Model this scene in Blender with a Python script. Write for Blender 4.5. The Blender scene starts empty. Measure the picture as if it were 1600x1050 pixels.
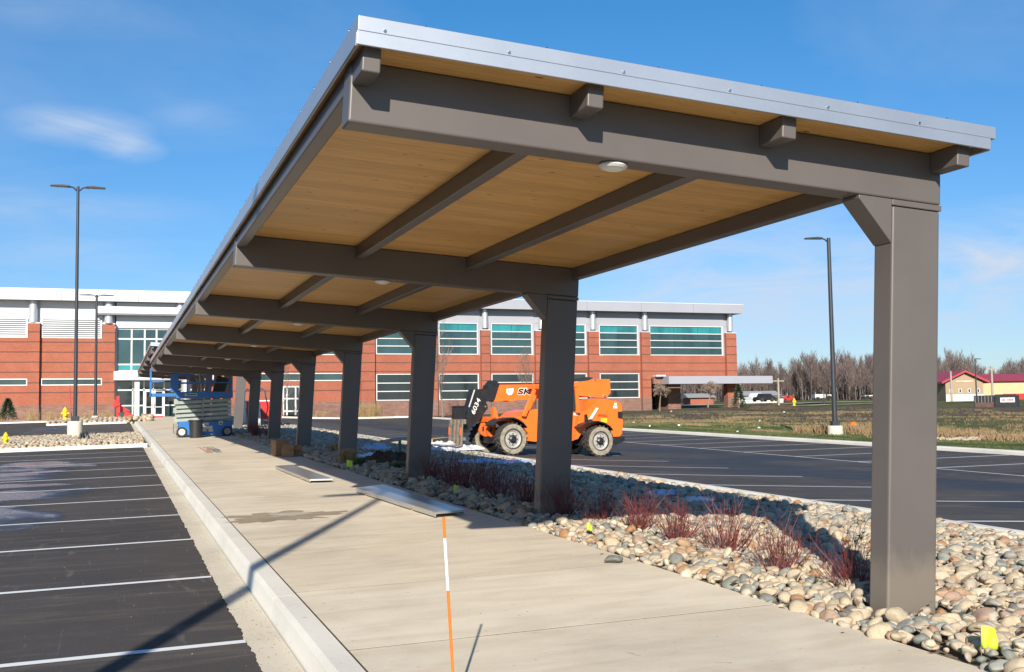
import bpy, bmesh, math, random
import numpy as np
from mathutils import Vector, Matrix, noise
from math import sin, cos, pi, radians, sqrt, atan2, tan
random.seed(7); RNG = np.random.default_rng(11)
scn = bpy.context.scene
COL = scn.collection

# ------------------------------------------------------------ camera
CAM = Vector((0, 0, 1.5383))
Fv = Vector((0.3455475, 0.9359658, 0.0675642)); Rv = Vector((0.9383514, -0.3453746, -0.0145966)); Uv = Vector((-0.009673, -0.0684428, 0.9976081))
FP = 1672.33
cd = bpy.data.cameras.new('camera'); cam = bpy.data.objects.new('camera', cd); COL.objects.link(cam)
cam.matrix_world = Matrix(((Rv.x, Uv.x, -Fv.x, CAM.x), (Rv.y, Uv.y, -Fv.y, CAM.y), (Rv.z, Uv.z, -Fv.z, CAM.z), (0, 0, 0, 1)))
cd.sensor_width = 36; cd.lens = 36 * FP / 1600; cd.clip_start = .05; cd.clip_end = 4000
scn.camera = cam

# ------------------------------------------------------------ world and sun
SUN_AZ, SUN_EL = 24.0, 25.5          # light travels towards azimuth 24 deg right of +Y
w = bpy.data.worlds.new('World'); scn.world = w; w.use_nodes = True
nt = w.node_tree; N = nt.nodes; L = nt.links
for n in list(N): N.remove(n)
out = N.new('ShaderNodeOutputWorld'); bg = N.new('ShaderNodeBackground'); sky = N.new('ShaderNodeTexSky')
sky.sky_type = 'NISHITA'; sky.sun_disc = False
sky.sun_elevation = radians(SUN_EL); sky.sun_rotation = radians(SUN_AZ + 180)
sky.air_density = 1.0; sky.dust_density = .25; sky.ozone_density = 3.0; sky.altitude = 0
bg.inputs['Strength'].default_value = .081
tc = N.new('ShaderNodeTexCoord')
sep = N.new('ShaderNodeSeparateXYZ'); L.new(tc.outputs['Generated'], sep.inputs[0])
# cirrus: noise on the plane projection of the view direction
dv = N.new('ShaderNodeMath'); dv.operation = 'ADD'; dv.inputs[1].default_value = .12; L.new(sep.outputs['Z'], dv.inputs[0])
mx = N.new('ShaderNodeMath'); mx.operation = 'MAXIMUM'; mx.inputs[1].default_value = .05; L.new(dv.outputs[0], mx.inputs[0])
dx = N.new('ShaderNodeMath'); dx.operation = 'DIVIDE'; L.new(sep.outputs['X'], dx.inputs[0]); L.new(mx.outputs[0], dx.inputs[1])
dy = N.new('ShaderNodeMath'); dy.operation = 'DIVIDE'; L.new(sep.outputs['Y'], dy.inputs[0]); L.new(mx.outputs[0], dy.inputs[1])
cb = N.new('ShaderNodeCombineXYZ'); L.new(dx.outputs[0], cb.inputs[0]); L.new(dy.outputs[0], cb.inputs[1])
mp = N.new('ShaderNodeMapping'); mp.inputs['Scale'].default_value = (.55, .9, 1); mp.inputs['Rotation'].default_value = (0, 0, radians(18)); mp.inputs['Location'].default_value = (3.1, 1.7, 0)
L.new(cb.outputs[0], mp.inputs[0])
nz = N.new('ShaderNodeTexNoise'); nz.inputs['Scale'].default_value = .8; nz.inputs['Detail'].default_value = 9; nz.inputs['Roughness'].default_value = .58; nz.inputs['Distortion'].default_value = .5
L.new(mp.outputs[0], nz.inputs['Vector'])
rp = N.new('ShaderNodeValToRGB'); rp.color_ramp.elements[0].position = .50; rp.color_ramp.elements[1].position = .80
rp.color_ramp.elements[0].color = (0, 0, 0, 1); rp.color_ramp.elements[1].color = (.75, .75, .75, 1); L.new(nz.outputs['Fac'], rp.inputs[0])
tint = N.new('ShaderNodeMix'); tint.data_type = 'RGBA'; tint.blend_type = 'MULTIPLY'; tint.inputs[0].default_value = 1
zr_ = N.new('ShaderNodeValToRGB'); zr_.color_ramp.elements[0].position = .0; zr_.color_ramp.elements[1].position = .42
zr_.color_ramp.elements[0].color = (.66, .76, .98, 1); zr_.color_ramp.elements[1].color = (.27, .84, 1.14, 1); L.new(sep.outputs['Z'], zr_.inputs[0])
L.new(zr_.outputs[0], tint.inputs[7]); L.new(sky.outputs[0], tint.inputs[6])
mixc = N.new('ShaderNodeMix'); mixc.data_type = 'RGBA'; mixc.inputs[7].default_value = (5.1, 5.9, 7.2, 1)
def wm(op, a, b=None, clamp=False):
    n = N.new('ShaderNodeMath'); n.operation = op; n.use_clamp = clamp
    for i, v in enumerate((a, b)):
        if v is None: continue
        if hasattr(v, 'links'): L.new(v, n.inputs[i])
        else: n.inputs[i].default_value = v
    return n.outputs[0]
AZ = wm('ARCTAN2', sep.outputs['X'], sep.outputs['Y']); EL = wm('ARCSINE', sep.outputs['Z'])
nz2 = N.new('ShaderNodeTexNoise'); nz2.inputs['Scale'].default_value = 13; nz2.inputs['Detail'].default_value = 8; nz2.inputs['Roughness'].default_value = .62; nz2.inputs['Distortion'].default_value = .8
mp2 = N.new('ShaderNodeMapping'); mp2.inputs['Scale'].default_value = (.55, .55, 2.4); L.new(tc.outputs['Generated'], mp2.inputs[0]); L.new(mp2.outputs[0], nz2.inputs['Vector'])
cl = wm('MULTIPLY', rp.outputs[0], .45)
for az_, el_, a_, b_, k_ in ((-1.9, 14.2, 3.9, 1.2, 2.3), (.4, 13.3, 2.1, .85, 1.8), (3.6, 15.0, 3.0, 1.0, .75), (-3.5, 10.2, 9.5, 1.4, 1.0), (-2.0, 8.0, 5.0, 1.3, .8), (34, 6.0, 13, 5.0, 3.2), (46, 6.5, 10, 3.6, 2.8), (24, 9.0, 9, 2.2, 1.0), (-5, 19.5, 9, 1.6, .55)):
    u_ = wm('DIVIDE', wm('SUBTRACT', AZ, radians(az_)), radians(a_)); v_ = wm('DIVIDE', wm('SUBTRACT', EL, radians(el_)), radians(b_))
    mk_ = wm('SUBTRACT', 1.0, wm('SQRT', wm('ADD', wm('MULTIPLY', u_, u_), wm('MULTIPLY', v_, v_))), True)
    cl = wm('ADD', cl, wm('MULTIPLY', wm('MULTIPLY', mk_, k_), wm('SUBTRACT', nz2.outputs['Fac'], .28, True)), True)
L.new(cl, mixc.inputs[0]); L.new(tint.outputs[2], mixc.inputs[6]); L.new(mixc.outputs[2], bg.inputs['Color']); L.new(bg.outputs[0], out.inputs[0])
sd = bpy.data.lights.new('sun', 'SUN'); sd.energy = 5.0; sd.angle = radians(.55); sd.color = (1, .91, .77)
so = bpy.data.objects.new('sun', sd); COL.objects.link(so)
ld = Vector((sin(radians(SUN_AZ)) * cos(radians(SUN_EL)), cos(radians(SUN_AZ)) * cos(radians(SUN_EL)), -sin(radians(SUN_EL))))
so.rotation_euler = ld.to_track_quat('-Z', 'Y').to_euler(); so.location = (-30, -60, 40)
scn.view_settings.view_transform = 'Standard'; scn.view_settings.look = 'None'; scn.view_settings.exposure = 0.58; scn.view_settings.gamma = 1
scn.view_settings.use_curve_mapping = False
scn.render.engine = 'CYCLES'; scn.cycles.max_bounces = 7

# ------------------------------------------------------------ surveying helpers (ground levels, sight lines to known planes)
SG, Y1, S = .0134, 6.408, 6.81
XS = [-300, -30, 5.2, 9.6, 13.4, 17, 21, 26, 63, 150, 900]; OS = [-.53, -.53, 0, -.05, -.24, -.4, -.5, -.45, -.08, .75, 1.6]
YS = [-60, 100, 120, 220, 400, 1500]; YO = [SG * (-60 - Y1), SG * (100 - Y1), SG * (100 - Y1), 1.75, 2.6, 5]
def G(X, Y): return float(np.interp(X, XS, OS) + np.interp(Y, YS, YO))
def ray(px, py): return Fv + Rv * ((px - 800) / FP) - Uv * ((py - 525) / FP)
def atY(px, py, Y): r = ray(px, py); return CAM + r * (Y / r.y)
def atG(px, py, dz=0):
    r = ray(px, py); t = 1.0
    while t < 1500:
        p = CAM + r * t
        if p.z < G(p.x, p.y) + dz:
            a, b = t / 1.02, t
            for _ in range(30):
                m = (a + b) / 2; p = CAM + r * m
                if p.z < G(p.x, p.y) + dz: b = m
                else: a = m
            return p
        t *= 1.02
    return CAM + r * 900
def depth(p): return (Vector(p) - CAM).dot(Fv)

# ------------------------------------------------------------ materials
def nodes_mat(name):
    m = bpy.data.materials.new(name); m.use_nodes = True
    t = m.node_tree; b = t.nodes['Principled BSDF']; return m, t, b
def ramp(t, fac, stops):
    r = t.nodes.new('ShaderNodeValToRGB'); e = r.color_ramp.elements
    while len(e) < len(stops): e.new(.5)
    for i, (p, c) in enumerate(stops): e[i].position = p; e[i].color = (*c, 1)
    t.links.new(fac, r.inputs[0]); return r.outputs[0]
def nz_(t, scale, detail=4, rough=.55, vec=None, dist=0):
    n = t.nodes.new('ShaderNodeTexNoise'); n.inputs['Scale'].default_value = scale; n.inputs['Detail'].default_value = detail
    n.inputs['Roughness'].default_value = rough; n.inputs['Distortion'].default_value = dist
    if vec is not None: t.links.new(vec, n.inputs['Vector'])
    return n.outputs['Fac']
def pos(t, scale=(1, 1, 1), rot=(0, 0, 0), obj=False):
    if obj: src = t.nodes.new('ShaderNodeTexCoord').outputs['Object']
    else: src = t.nodes.new('ShaderNodeNewGeometry').outputs['Position']
    mpn = t.nodes.new('ShaderNodeMapping'); mpn.inputs['Scale'].default_value = scale; mpn.inputs['Rotation'].default_value = rot
    t.links.new(src, mpn.inputs[0]); return mpn.outputs[0]
def mixrgb(t, fac, a, b, mode='MIX'):
    m = t.nodes.new('ShaderNodeMix'); m.data_type = 'RGBA'; m.blend_type = mode
    for sock, v in ((0, fac), (6, a), (7, b)):
        if hasattr(v, 'links'): t.links.new(v, m.inputs[sock])
        elif isinstance(v, (int, float)): m.inputs[sock].default_value = v if sock == 0 else (v, v, v, 1)
        else: m.inputs[sock].default_value = (*v, 1)
    return m.outputs[2]
def math_(t, op, a, b=None):
    m = t.nodes.new('ShaderNodeMath'); m.operation = op
    for i, v in enumerate((a, b)):
        if v is None: continue
        if hasattr(v, 'links'): t.links.new(v, m.inputs[i])
        else: m.inputs[i].default_value = v
    return m.outputs[0]
def bump(t, b, h, strength=.3, dist=.01):
    n = t.nodes.new('ShaderNodeBump'); n.inputs['Strength'].default_value = strength; n.inputs['Distance'].default_value = dist
    t.links.new(h, n.inputs['Height']); t.links.new(n.outputs[0], b.inputs['Normal'])
def mat(name, c, rough=.6, metal=0, var=.12, scale=3, bmp=0, bscale=60, spec=.5, coat=0, emis=None):
    m, t, b = nodes_mat(name)
    p = pos(t)
    n = nz_(t, scale, 5, .6, p)
    lo = tuple(v * (1 - var) for v in c); hi = tuple(min(1, v * (1 + var)) for v in c)
    t.links.new(ramp(t, n, [(.3, lo), (.7, hi)]), b.inputs['Base Color'])
    b.inputs['Roughness'].default_value = rough; b.inputs['Metallic'].default_value = metal
    b.inputs['Specular IOR Level'].default_value = spec
    if coat: b.inputs['Coat Weight'].default_value = coat; b.inputs['Coat Roughness'].default_value = .1
    if bmp: bump(t, b, nz_(t, bscale, 3, .6, p), bmp, .004)
    if emis: b.inputs['Emission Color'].default_value = (*emis, 1); b.inputs['Emission Strength'].default_value = 1
    return m

def m_concrete(name, c, stain=.25, slab=False, streak=True):
    m, t, b = nodes_mat(name); p = pos(t)
    big = nz_(t, .7, 6, .62, pos(t, (1, .8, 1)), .3)
    col = ramp(t, big, [(.28, tuple(v * (1 - stain) for v in c)), (.5, c), (.75, tuple(min(1, v * 1.1) for v in c))])
    if streak:
        br = nz_(t, 1.1, 4, .55, pos(t, (.9, 3.2, 1)), .5)            # broom and trowel streaks across the walk
        col = mixrgb(t, .45, col, ramp(t, br, [(.30, (.70, .63, .53)), (.60, (1, 1, 1))]), 'MULTIPLY')
    fine = nz_(t, 90, 3, .7, p)
    col = mixrgb(t, .5, col, ramp(t, fine, [(.3, (.82, .81, .79)), (.6, (1, 1, 1))]), 'MULTIPLY')
    spots = nz_(t, 14, 2, .5, p)
    col = mixrgb(t, ramp(t, spots, [(.70, (0, 0, 0)), (.78, (.5, .5, .5))]), col, (.16, .13, .10))
    if slab:
        oi = t.nodes.new('ShaderNodeObjectInfo')
        col = mixrgb(t, 1.0, col, ramp(t, oi.outputs['Random'], [(0, (.93, .92, .9)), (1, (1.0, 1.0, 1.0))]), 'MULTIPLY')
    t.links.new(col, b.inputs['Base Color']); b.inputs['Roughness'].default_value = .85
    bump(t, b, math_(t, 'ADD', nz_(t, 120, 3, .7, p), math_(t, 'MULTIPLY', nz_(t, 9, 4, .6, p), 1.5)), .35, .004)
    return m
M = {}
M['walk'] = m_concrete('broom finished concrete', (.70, .625, .50), .17, True)
M['curb'] = m_concrete('pale curb concrete', (.70, .67, .60), .14, False, False)
M['pan'] = m_concrete('rough gutter concrete', (.60, .545, .44), .24, False, False)
M['base_conc'] = m_concrete('lamp base concrete', (.62, .57, .48), .12, False, False)

def m_asphalt(name, lot_side):
    m, t, b = nodes_mat(name); p = pos(t)
    base = ramp(t, nz_(t, .35, 6, .6, p, .4), [(.3, (.040, .036, .035)), (.7, (.066, .058, .054))])
    dust = nz_(t, 1.3, 7, .68, pos(t, (.45, 3.2, 1), (0, 0, radians(6))), .8)     # smeared clay dust
    col = mixrgb(t, ramp(t, dust, [(.50, (0, 0, 0)), (.74, (.8, .8, .8))]), base, (.135, .112, .092))
    track = nz_(t, 2.2, 4, .6, pos(t, (3.2, .35, 1), (0, 0, radians(-24))), .3)
    col = mixrgb(t, ramp(t, track, [(.62, (0, 0, 0)), (.72, (.5, .5, .5))]), col, (.17, .145, .12))
    agg = t.nodes.new('ShaderNodeTexVoronoi'); agg.inputs['Scale'].default_value = 75; t.links.new(p, agg.inputs['Vector'])
    col = mixrgb(t, .6, col, ramp(t, agg.outputs['Distance'], [(.1, (.7, .7, .7)), (.5, (1.15, 1.15, 1.15))]), 'MULTIPLY')
    peb = nz_(t, 33, 1, .5, p)
    col = mixrgb(t, ramp(t, peb, [(.79, (0, 0, 0)), (.82, (.8, .8, .8))]), col, (.32, .28, .22))
    sp = t.nodes.new('ShaderNodeSeparateXYZ'); t.links.new(p, sp.inputs[0])
    wetn = nz_(t, .22, 4, .55, pos(t, (1.0, 1.6, 1), (0, 0, radians(12))), .9)
    if lot_side == 'left':        # puddles lie in the dip between Y 15 and 40
        g1 = ramp(t, math_(t, 'DIVIDE', sp.outputs['Y'], 60.0), [(.24, (0, 0, 0)), (.32, (.24, .24, .24)), (.55, (.24, .24, .24)), (.66, (0, 0, 0))])
        g2 = ramp(t, math_(t, 'DIVIDE', math_(t, 'ADD', sp.outputs['X'], 30), 31.0), [(.90, (1, 1, 1)), (.985, (0, 0, 0))])
        g = math_(t, 'MULTIPLY', g1, g2)
        dark_smooth = ramp(t, math_(t, 'MULTIPLY', math_(t, 'ADD', wetn, g), ramp(t, g, [(.02, (0, 0, 0)), (.10, (1, 1, 1))])), [(.615, (0, 0, 0)), (.74, (.9, .9, .9))])
    else:  # right lot: darker, less rough streaks, strongest along its middle
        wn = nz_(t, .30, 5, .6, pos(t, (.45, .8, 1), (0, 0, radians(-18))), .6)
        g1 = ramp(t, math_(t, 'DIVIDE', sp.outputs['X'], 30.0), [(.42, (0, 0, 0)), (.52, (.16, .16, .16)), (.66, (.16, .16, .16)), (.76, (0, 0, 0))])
        dark_smooth = ramp(t, math_(t, 'ADD', wn, g1), [(.60, (0, 0, 0)), (.68, (.55, .55, .55))])
    col = mixrgb(t, dark_smooth, col, (.014, .015, .020))
    t.links.new(col, b.inputs['Base Color'])
    t.links.new(ramp(t, dark_smooth, [(0, (.85,) * 3), (1, ((.16 if lot_side == 'left' else .5),) * 3)]), b.inputs['Roughness'])
    b.inputs['Specular IOR Level'].default_value = .35
    inv = math_(t, 'SUBTRACT', 1.0, dark_smooth)
    bump(t, b, math_(t, 'MULTIPLY', math_(t, 'ADD', agg.outputs['Distance'], nz_(t, 25, 4, .6, p)), inv), .5, .006)
    return m
M['asphalt_left'] = m_asphalt('asphalt with puddles', 'left'); M['asphalt_right'] = m_asphalt('asphalt with dark streaks', 'right')
def m_paint():
    m, t, b = nodes_mat('road paint'); p = pos(t)
    t.links.new(ramp(t, nz_(t, 60, 5, .8, p), [(.26, (.22, .21, .2)), (.40, (.72, .73, .74))]), b.inputs['Base Color'])
    b.inputs['Roughness'].default_value = .6; return m
M['paint'] = m_paint()
M['blue_paint'] = mat('blue road paint', (.06, .16, .38), .6, 0, .5, 6)

def m_terrain():
    m, t, b = nodes_mat('lawn and bare field'); p = pos(t)
    sp = t.nodes.new('ShaderNodeSeparateXYZ'); t.links.new(p, sp.inputs[0])
    n1 = nz_(t, .12, 6, .6, p, .5); n2 = nz_(t, .9, 6, .65, p); n3 = nz_(t, 12, 5, .7, p)
    grass = ramp(t, n2, [(.3, (.058, .088, .022)), (.7, (.095, .130, .035))])
    dry = ramp(t, n2, [(.3, (.10, .085, .042)), (.7, (.18, .145, .075))])
    dirt = ramp(t, n2, [(.3, (.085, .06, .045)), (.7, (.14, .105, .08))])
    # distance measured from the lot edge, with ragged borders
    xx = math_(t, 'ADD', sp.outputs['X'], math_(t, 'MULTIPLY', math_(t, 'SUBTRACT', n1, .5), 26))
    f1 = ramp(t, math_(t, 'DIVIDE', xx, 120.0), [(.27, (0, 0, 0)), (.33, (1, 1, 1))])
    f2 = ramp(t, math_(t, 'DIVIDE', math_(t, 'ADD', math_(t, 'MULTIPLY', sp.outputs['X'], .62), math_(t, 'ADD', math_(t, 'MULTIPLY', sp.outputs['Y'], .78), math_(t, 'MULTIPLY', math_(t, 'SUBTRACT', n1, .5), 30))), 200.0), [(.33, (0, 0, 0)), (.38, (1, 1, 1)), (.575, (1, 1, 1)), (.60, (0, 0, 0))])
    dg = mixrgb(t, ramp(t, nz_(t, .5, 5, .7, p), [(.4, (0, 0, 0)), (.62, (1, 1, 1))]), grass, dry)
    col = mixrgb(t, f1, grass, dg); col = mixrgb(t, f2, col, dirt)
    col = mixrgb(t, .6, col, ramp(t, n3, [(.3, (.6, .6, .6)), (.65, (1.25, 1.25, 1.25))]), 'MULTIPLY')
    t.links.new(col, b.inputs['Base Color']); b.inputs['Roughness'].default_value = .95; b.inputs['Specular IOR Level'].default_value = .1
    bump(t, b, math_(t, 'ADD', n3, nz_(t, 2, 5, .7, p)), .9, .08); return m
M['terrain'] = m_terrain()
M['soil'] = mat('dark bed soil', (.075, .055, .04), .95, 0, .4, 9, .6, 40, .1)
M['bed_gravel'] = mat('sandy grit under the stones', (.19, .155, .115), .95, 0, .5, 60, .8, 90, .1)
M['mulch'] = mat('bark mulch', (.09, .05, .03), .95, 0, .4, 12, .6, 40, .1)

def m_stone():
    m, t, b = nodes_mat('river stone')
    at = t.nodes.new('ShaderNodeAttribute'); at.attribute_name = 'tone'
    c = ramp(t, at.outputs['Fac'], [(0, (.15, .15, .14)), (.06, (.20, .21, .185)), (.18, (.30, .30, .27)), (.30, (.40, .34, .26)), (.52, (.47, .38, .26)), (.66, (.40, .35, .28)), (.78, (.55, .48, .36)), (.88, (.36, .25, .19)), (.95, (.32, .165, .07)), (1, (.58, .52, .41))])
    r = t.nodes.new('ShaderNodeValToRGB'); p = pos(t)
    c = mixrgb(t, .75, c, ramp(t, nz_(t, 16, 6, .7, p, .6), [(.25, (.46, .44, .42)), (.45, (.90, .90, .90)), (.62, (1.08, 1.07, 1.03))]), 'MULTIPLY')
    c = mixrgb(t, .5, c, ramp(t, nz_(t, 110, 3, .7, p), [(.3, (.75, .75, .75)), (.6, (1.08, 1.08, 1.08))]), 'MULTIPLY')
    t.links.new(c, b.inputs['Base Color']); b.inputs['Roughness'].default_value = .72
    bump(t, b, nz_(t, 38, 6, .75, p), .6, .008); return m
M['stone'] = m_stone()

def m_brown():
    m, t, b = nodes_mat('bronze brown painted steel'); p = pos(t)
    c = ramp(t, nz_(t, 1.4, 5, .6, p), [(.3, (.100, .088, .083)), (.7, (.116, .102, .096))])
    sc = nz_(t, 5, 3, .5, pos(t, (1, 1, .6), (0, .6, 0)), 1.0)
    c = mixrgb(t, ramp(t, sc, [(.78, (0, 0, 0)), (.83, (.3, .3, .3))]), c, (.26, .23, .20))
    t.links.new(c, b.inputs['Base Color']); b.inputs['Roughness'].default_value = .42
    sz = t.nodes.new('ShaderNodeSeparateXYZ'); t.links.new(p, sz.inputs[0])
    dirt_h = math_(t, 'ADD', sz.outputs['Z'], math_(t, 'MULTIPLY', nz_(t, 6, 5, .7, pos(t, (1, 1, .4))), -.5))
    c2 = mixrgb(t, ramp(t, dirt_h, [(0, (.45, .45, .45)), (.22, (0, 0, 0))]), c, (.24, .20, .15)); t.links.new(c2, b.inputs['Base Color'])
    bump(t, b, nz_(t, 70, 2, .5, p), .05, .002); return m
M['brown'] = m_brown()
def m_galv(name, c=(.52, .55, .60), rough=.38):
    m, t, b = nodes_mat(name); p = pos(t)
    v = t.nodes.new('ShaderNodeTexVoronoi'); v.inputs['Scale'].default_value = 30; t.links.new(p, v.inputs['Vector'])
    cc = mixrgb(t, .10, ramp(t, nz_(t, 1.1, 4, .6, p), [(.3, tuple(x * .86 for x in c)), (.7, c)]), ramp(t, v.outputs['Color'], [(0, (.7, .7, .7)), (1, (1, 1, 1))]), 'MULTIPLY')
    t.links.new(cc, b.inputs['Base Color']); b.inputs['Metallic'].default_value = .75; b.inputs['Roughness'].default_value = rough
    bump(t, b, nz_(t, 1.2, 2, .5, p), .08, .01); return m
M['flash'] = m_galv('galvanised roof flashing', (.54, .57, .62), .42)
M['galv'] = m_galv('galvanised sheet', (.60, .61, .60), .33)
def m_wood():
    m, t, b = nodes_mat('pine soffit boards'); p = pos(t)
    oi = t.nodes.new('ShaderNodeObjectInfo')
    off = t.nodes.new('ShaderNodeVectorMath'); off.operation = 'ADD'
    cbx = t.nodes.new('ShaderNodeCombineXYZ'); t.links.new(math_(t, 'MULTIPLY', oi.outputs['Random'], 90), cbx.inputs[0])
    t.links.new(p, off.inputs[0]); t.links.new(cbx.outputs[0], off.inputs[1])
    mpn = t.nodes.new('ShaderNodeMapping'); mpn.inputs['Scale'].default_value = (1.2, 22, 22); t.links.new(off.outputs[0], mpn.inputs[0])
    g = nz_(t, 1.5, 6, .6, mpn.outputs[0], .6)
    c = ramp(t, g, [(.25, (.50, .275, .085)), (.5, (.64, .37, .125)), (.75, (.72, .44, .165))])
    k = t.nodes.new('ShaderNodeTexVoronoi'); k.inputs['Scale'].default_value = 1
    mk = t.nodes.new('ShaderNodeMapping'); mk.inputs['Scale'].default_value = (2.6, 6.5, 6.5); t.links.new(off.outputs[0], mk.inputs[0]); t.links.new(mk.outputs[0], k.inputs['Vector'])
    c = mixrgb(t, ramp(t, k.outputs['Distance'], [(.055, (.9, .9, .9)), (.10, (0, 0, 0))]), c, (.10, .045, .018))
    c = mixrgb(t, 1, c, ramp(t, oi.outputs['Random'], [(0, (.86, .84, .8)), (1, (1.06, 1.04, 1))]), 'MULTIPLY')
    t.links.new(c, b.inputs['Base Color']); b.inputs['Roughness'].default_value = .5; bump(t, b, g, .1, .002); return m
M['wood'] = m_wood()
def m_brick(name, c1, c2, mortar, sx=.2, sz=.07, blend=1.0):
    m, t, b = nodes_mat(name)
    gp_ = t.nodes.new('ShaderNodeNewGeometry'); sp = t.nodes.new('ShaderNodeSeparateXYZ'); t.links.new(gp_.outputs['Position'], sp.inputs[0])
    c_ = t.nodes.new('ShaderNodeCombineXYZ'); t.links.new(math_(t, 'ADD', sp.outputs['X'], sp.outputs['Y']), c_.inputs[0]); t.links.new(sp.outputs['Z'], c_.inputs[1])
    br = t.nodes.new('ShaderNodeTexBrick'); br.inputs['Scale'].default_value = 1; br.inputs['Brick Width'].default_value = sx; br.inputs['Row Height'].default_value = sz
    br.inputs['Mortar Size'].default_value = .009; br.inputs['Color1'].default_value = (*c1, 1); br.inputs['Color2'].default_value = (*c2, 1); br.inputs['Mortar'].default_value = (*mortar, 1)
    t.links.new(c_.outputs[0], br.inputs['Vector'])
    col = mixrgb(t, .5, br.outputs['Color'], ramp(t, nz_(t, .5, 5, .6, pos(t)), [(.3, (.72, .68, .68)), (.7, (1.12, 1.08, 1.04))]), 'MULTIPLY')
    t.links.new(col, b.inputs['Base Color']); b.inputs['Roughness'].default_value = .85; b.inputs['Specular IOR Level'].default_value = .2; return m
M['brick'] = m_brick('orange red brick', (.40, .115, .066), (.31, .088, .052), (.28, .15, .11))
M['dark_brick'] = m_brick('dark blend brick', (.17, .085, .068), (.24, .13, .10), (.30, .25, .22), .4, .14)
M['joint'] = mat('dark brick joint band', (.12, .055, .045), .9)
M['whitepanel'] = mat('white metal wall panel', (.56, .58, .61), .45, .1, .03, .3)
M['greypanel'] = mat('silver grey wall panel', (.36, .37, .42), .5, .15, .03, .3)
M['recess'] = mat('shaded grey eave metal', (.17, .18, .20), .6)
M['frame'] = mat('white window frame', (.60, .60, .60), .45, 0, .02)
M['steelcol'] = mat('silver round column metal', (.55, .57, .60), .35, .5, .05)
def m_glass(name, c, rough=.07):
    m, t, b = nodes_mat(name); p = pos(t)
    n = nz_(t, .35, 4, .55, pos(t, (1, 1, .5)), .6)
    t.links.new(ramp(t, n, [(.35, tuple(v * .45 for v in c)), (.65, c)]), b.inputs['Base Color'])
    b.inputs['Roughness'].default_value = rough; b.inputs['Specular IOR Level'].default_value = .9; b.inputs['Coat Weight'].default_value = .6; b.inputs['Coat Roughness'].default_value = .03
    bump(t, b, nz_(t, .8, 2, .5, p), .04, .05); return m
M['glass'] = m_glass('dark teal tinted glass', (.03, .075, .08)); M['teal'] = m_glass('bright teal spandrel glass', (.025, .27, .29), .15)
M['darkglass'] = m_glass('near black window glass', (.018, .03, .035))
M['orange'] = mat('orange machine paint', (.86, .165, .018), .35, 0, .07, 2.5, 0, 60, .5, .25)
M['orange_d'] = mat('worn orange plate', (.70, .13, .02), .5, 0, .15, 6)
M['black'] = mat('black machine paint', (.018, .018, .02), .4, 0, .3, 5)
M['hose'] = mat('black rubber hose', (.02, .02, .02), .6)
M['white'] = mat('white decal', (.78, .78, .76), .5, 0, .03)
M['red'] = mat('red paint', (.55, .03, .025), .45, 0, .1)
M['yellow'] = mat('yellow paint', (.80, .52, .02), .45, 0, .08)
M['lime'] = mat('fluorescent lime flag plastic', (.50, .68, .04), .5, 0, .05)
M['steel'] = mat('worn grey steel', (.30, .29, .27), .45, .6, .25, 8)
M['chrome'] = mat('polished cylinder rod', (.7, .7, .72), .12, 1.0, .02)
M['rust'] = mat('scuffed bare fork steel', (.26, .21, .17), .6, .4, .35, 9)
M['rim'] = mat('dusty white wheel rim', (.36, .35, .33), .5, 0, .18, 9)
M['tyre'] = mat('muddy rubber tyre', (.045, .042, .038), .9, 0, .5, 9)
M['sidewall'] = mat('tan dust on tyre sidewall', (.27, .235, .18), .95, 0, .35, 8)
M['blue'] = mat('sky blue lift paint', (.022, .15, .44), .4, 0, .12, 4)
M['liftgrey'] = mat('grey green scissor arm', (.30, .34, .32), .5, .1, .15, 5)
M['bin'] = mat('black plastic bin', (.022, .022, .024), .45)
M['post'] = mat('dark bronze lamp post', (.045, .05, .058), .4, .3, .1)
M['lens'] = mat('frosted lamp lens', (.75, .75, .72), .4, 0, .02)
M['ptrim'] = mat('pale grey trim', (.58, .57, .54), .5)
M['card'] = mat('brown cardboard', (.30, .17, .09), .85, 0, .15, 6)
M['plastic_w'] = mat('white plastic sheeting', (.62, .66, .72), .35, 0, .15, 5)
M['plastic_b'] = mat('light blue plastic sheeting', (.40, .52, .74), .35, 0, .15, 5)
M['lumber'] = mat('pale lumber', (.52, .31, .12), .7, 0, .15, 6)
def m_twig(name, a, b_):
    m, t, b = nodes_mat(name); t.links.new(ramp(t, nz_(t, 7, 3, .6, pos(t)), [(.3, a), (.7, b_)]), b.inputs['Base Color']); b.inputs['Roughness'].default_value = .6; return m
M['redtwig'] = m_twig('red dogwood bark', (.085, .018, .02), (.20, .042, .038))
M['bark'] = m_twig('grey brown bark', (.14, .105, .085), (.24, .19, .155))
M['bark2'] = m_twig('brown twig bark', (.17, .12, .09), (.28, .20, .15))
M['farbark'] = m_twig('far woodland bark', (.10, .074, .068), (.18, .135, .12))
M['needle'] = m_twig('dark evergreen needles', (.02, .045, .02), (.05, .085, .035))
M['straw'] = m_twig('dry straw grass', (.32, .22, .10), (.50, .36, .17))
M['drytuft'] = m_twig('dull dry grass', (.17, .115, .06), (.33, .225, .12))
M['grassblade'] = m_twig('olive grass blades', (.07, .085, .03), (.14, .14, .055))
M['redroof'] = mat('red metal roof', (.36, .045, .06), .5, .1, .05, .4)
M['tan'] = mat('tan siding', (.34, .25, .165), .8, 0, .05, .6)
M['cream'] = mat('cream siding', (.56, .42, .24), .8, 0, .05, .6)
M['offwhite'] = mat('off white siding', (.60, .58, .52), .7, 0, .06, .6)
M['greyroof'] = mat('weathered grey roof', (.30, .31, .31), .8, 0, .1, .6)
M['dumpster'] = mat('black dumpster steel', (.03, .032, .035), .5, .2, .3, 3)
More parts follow.
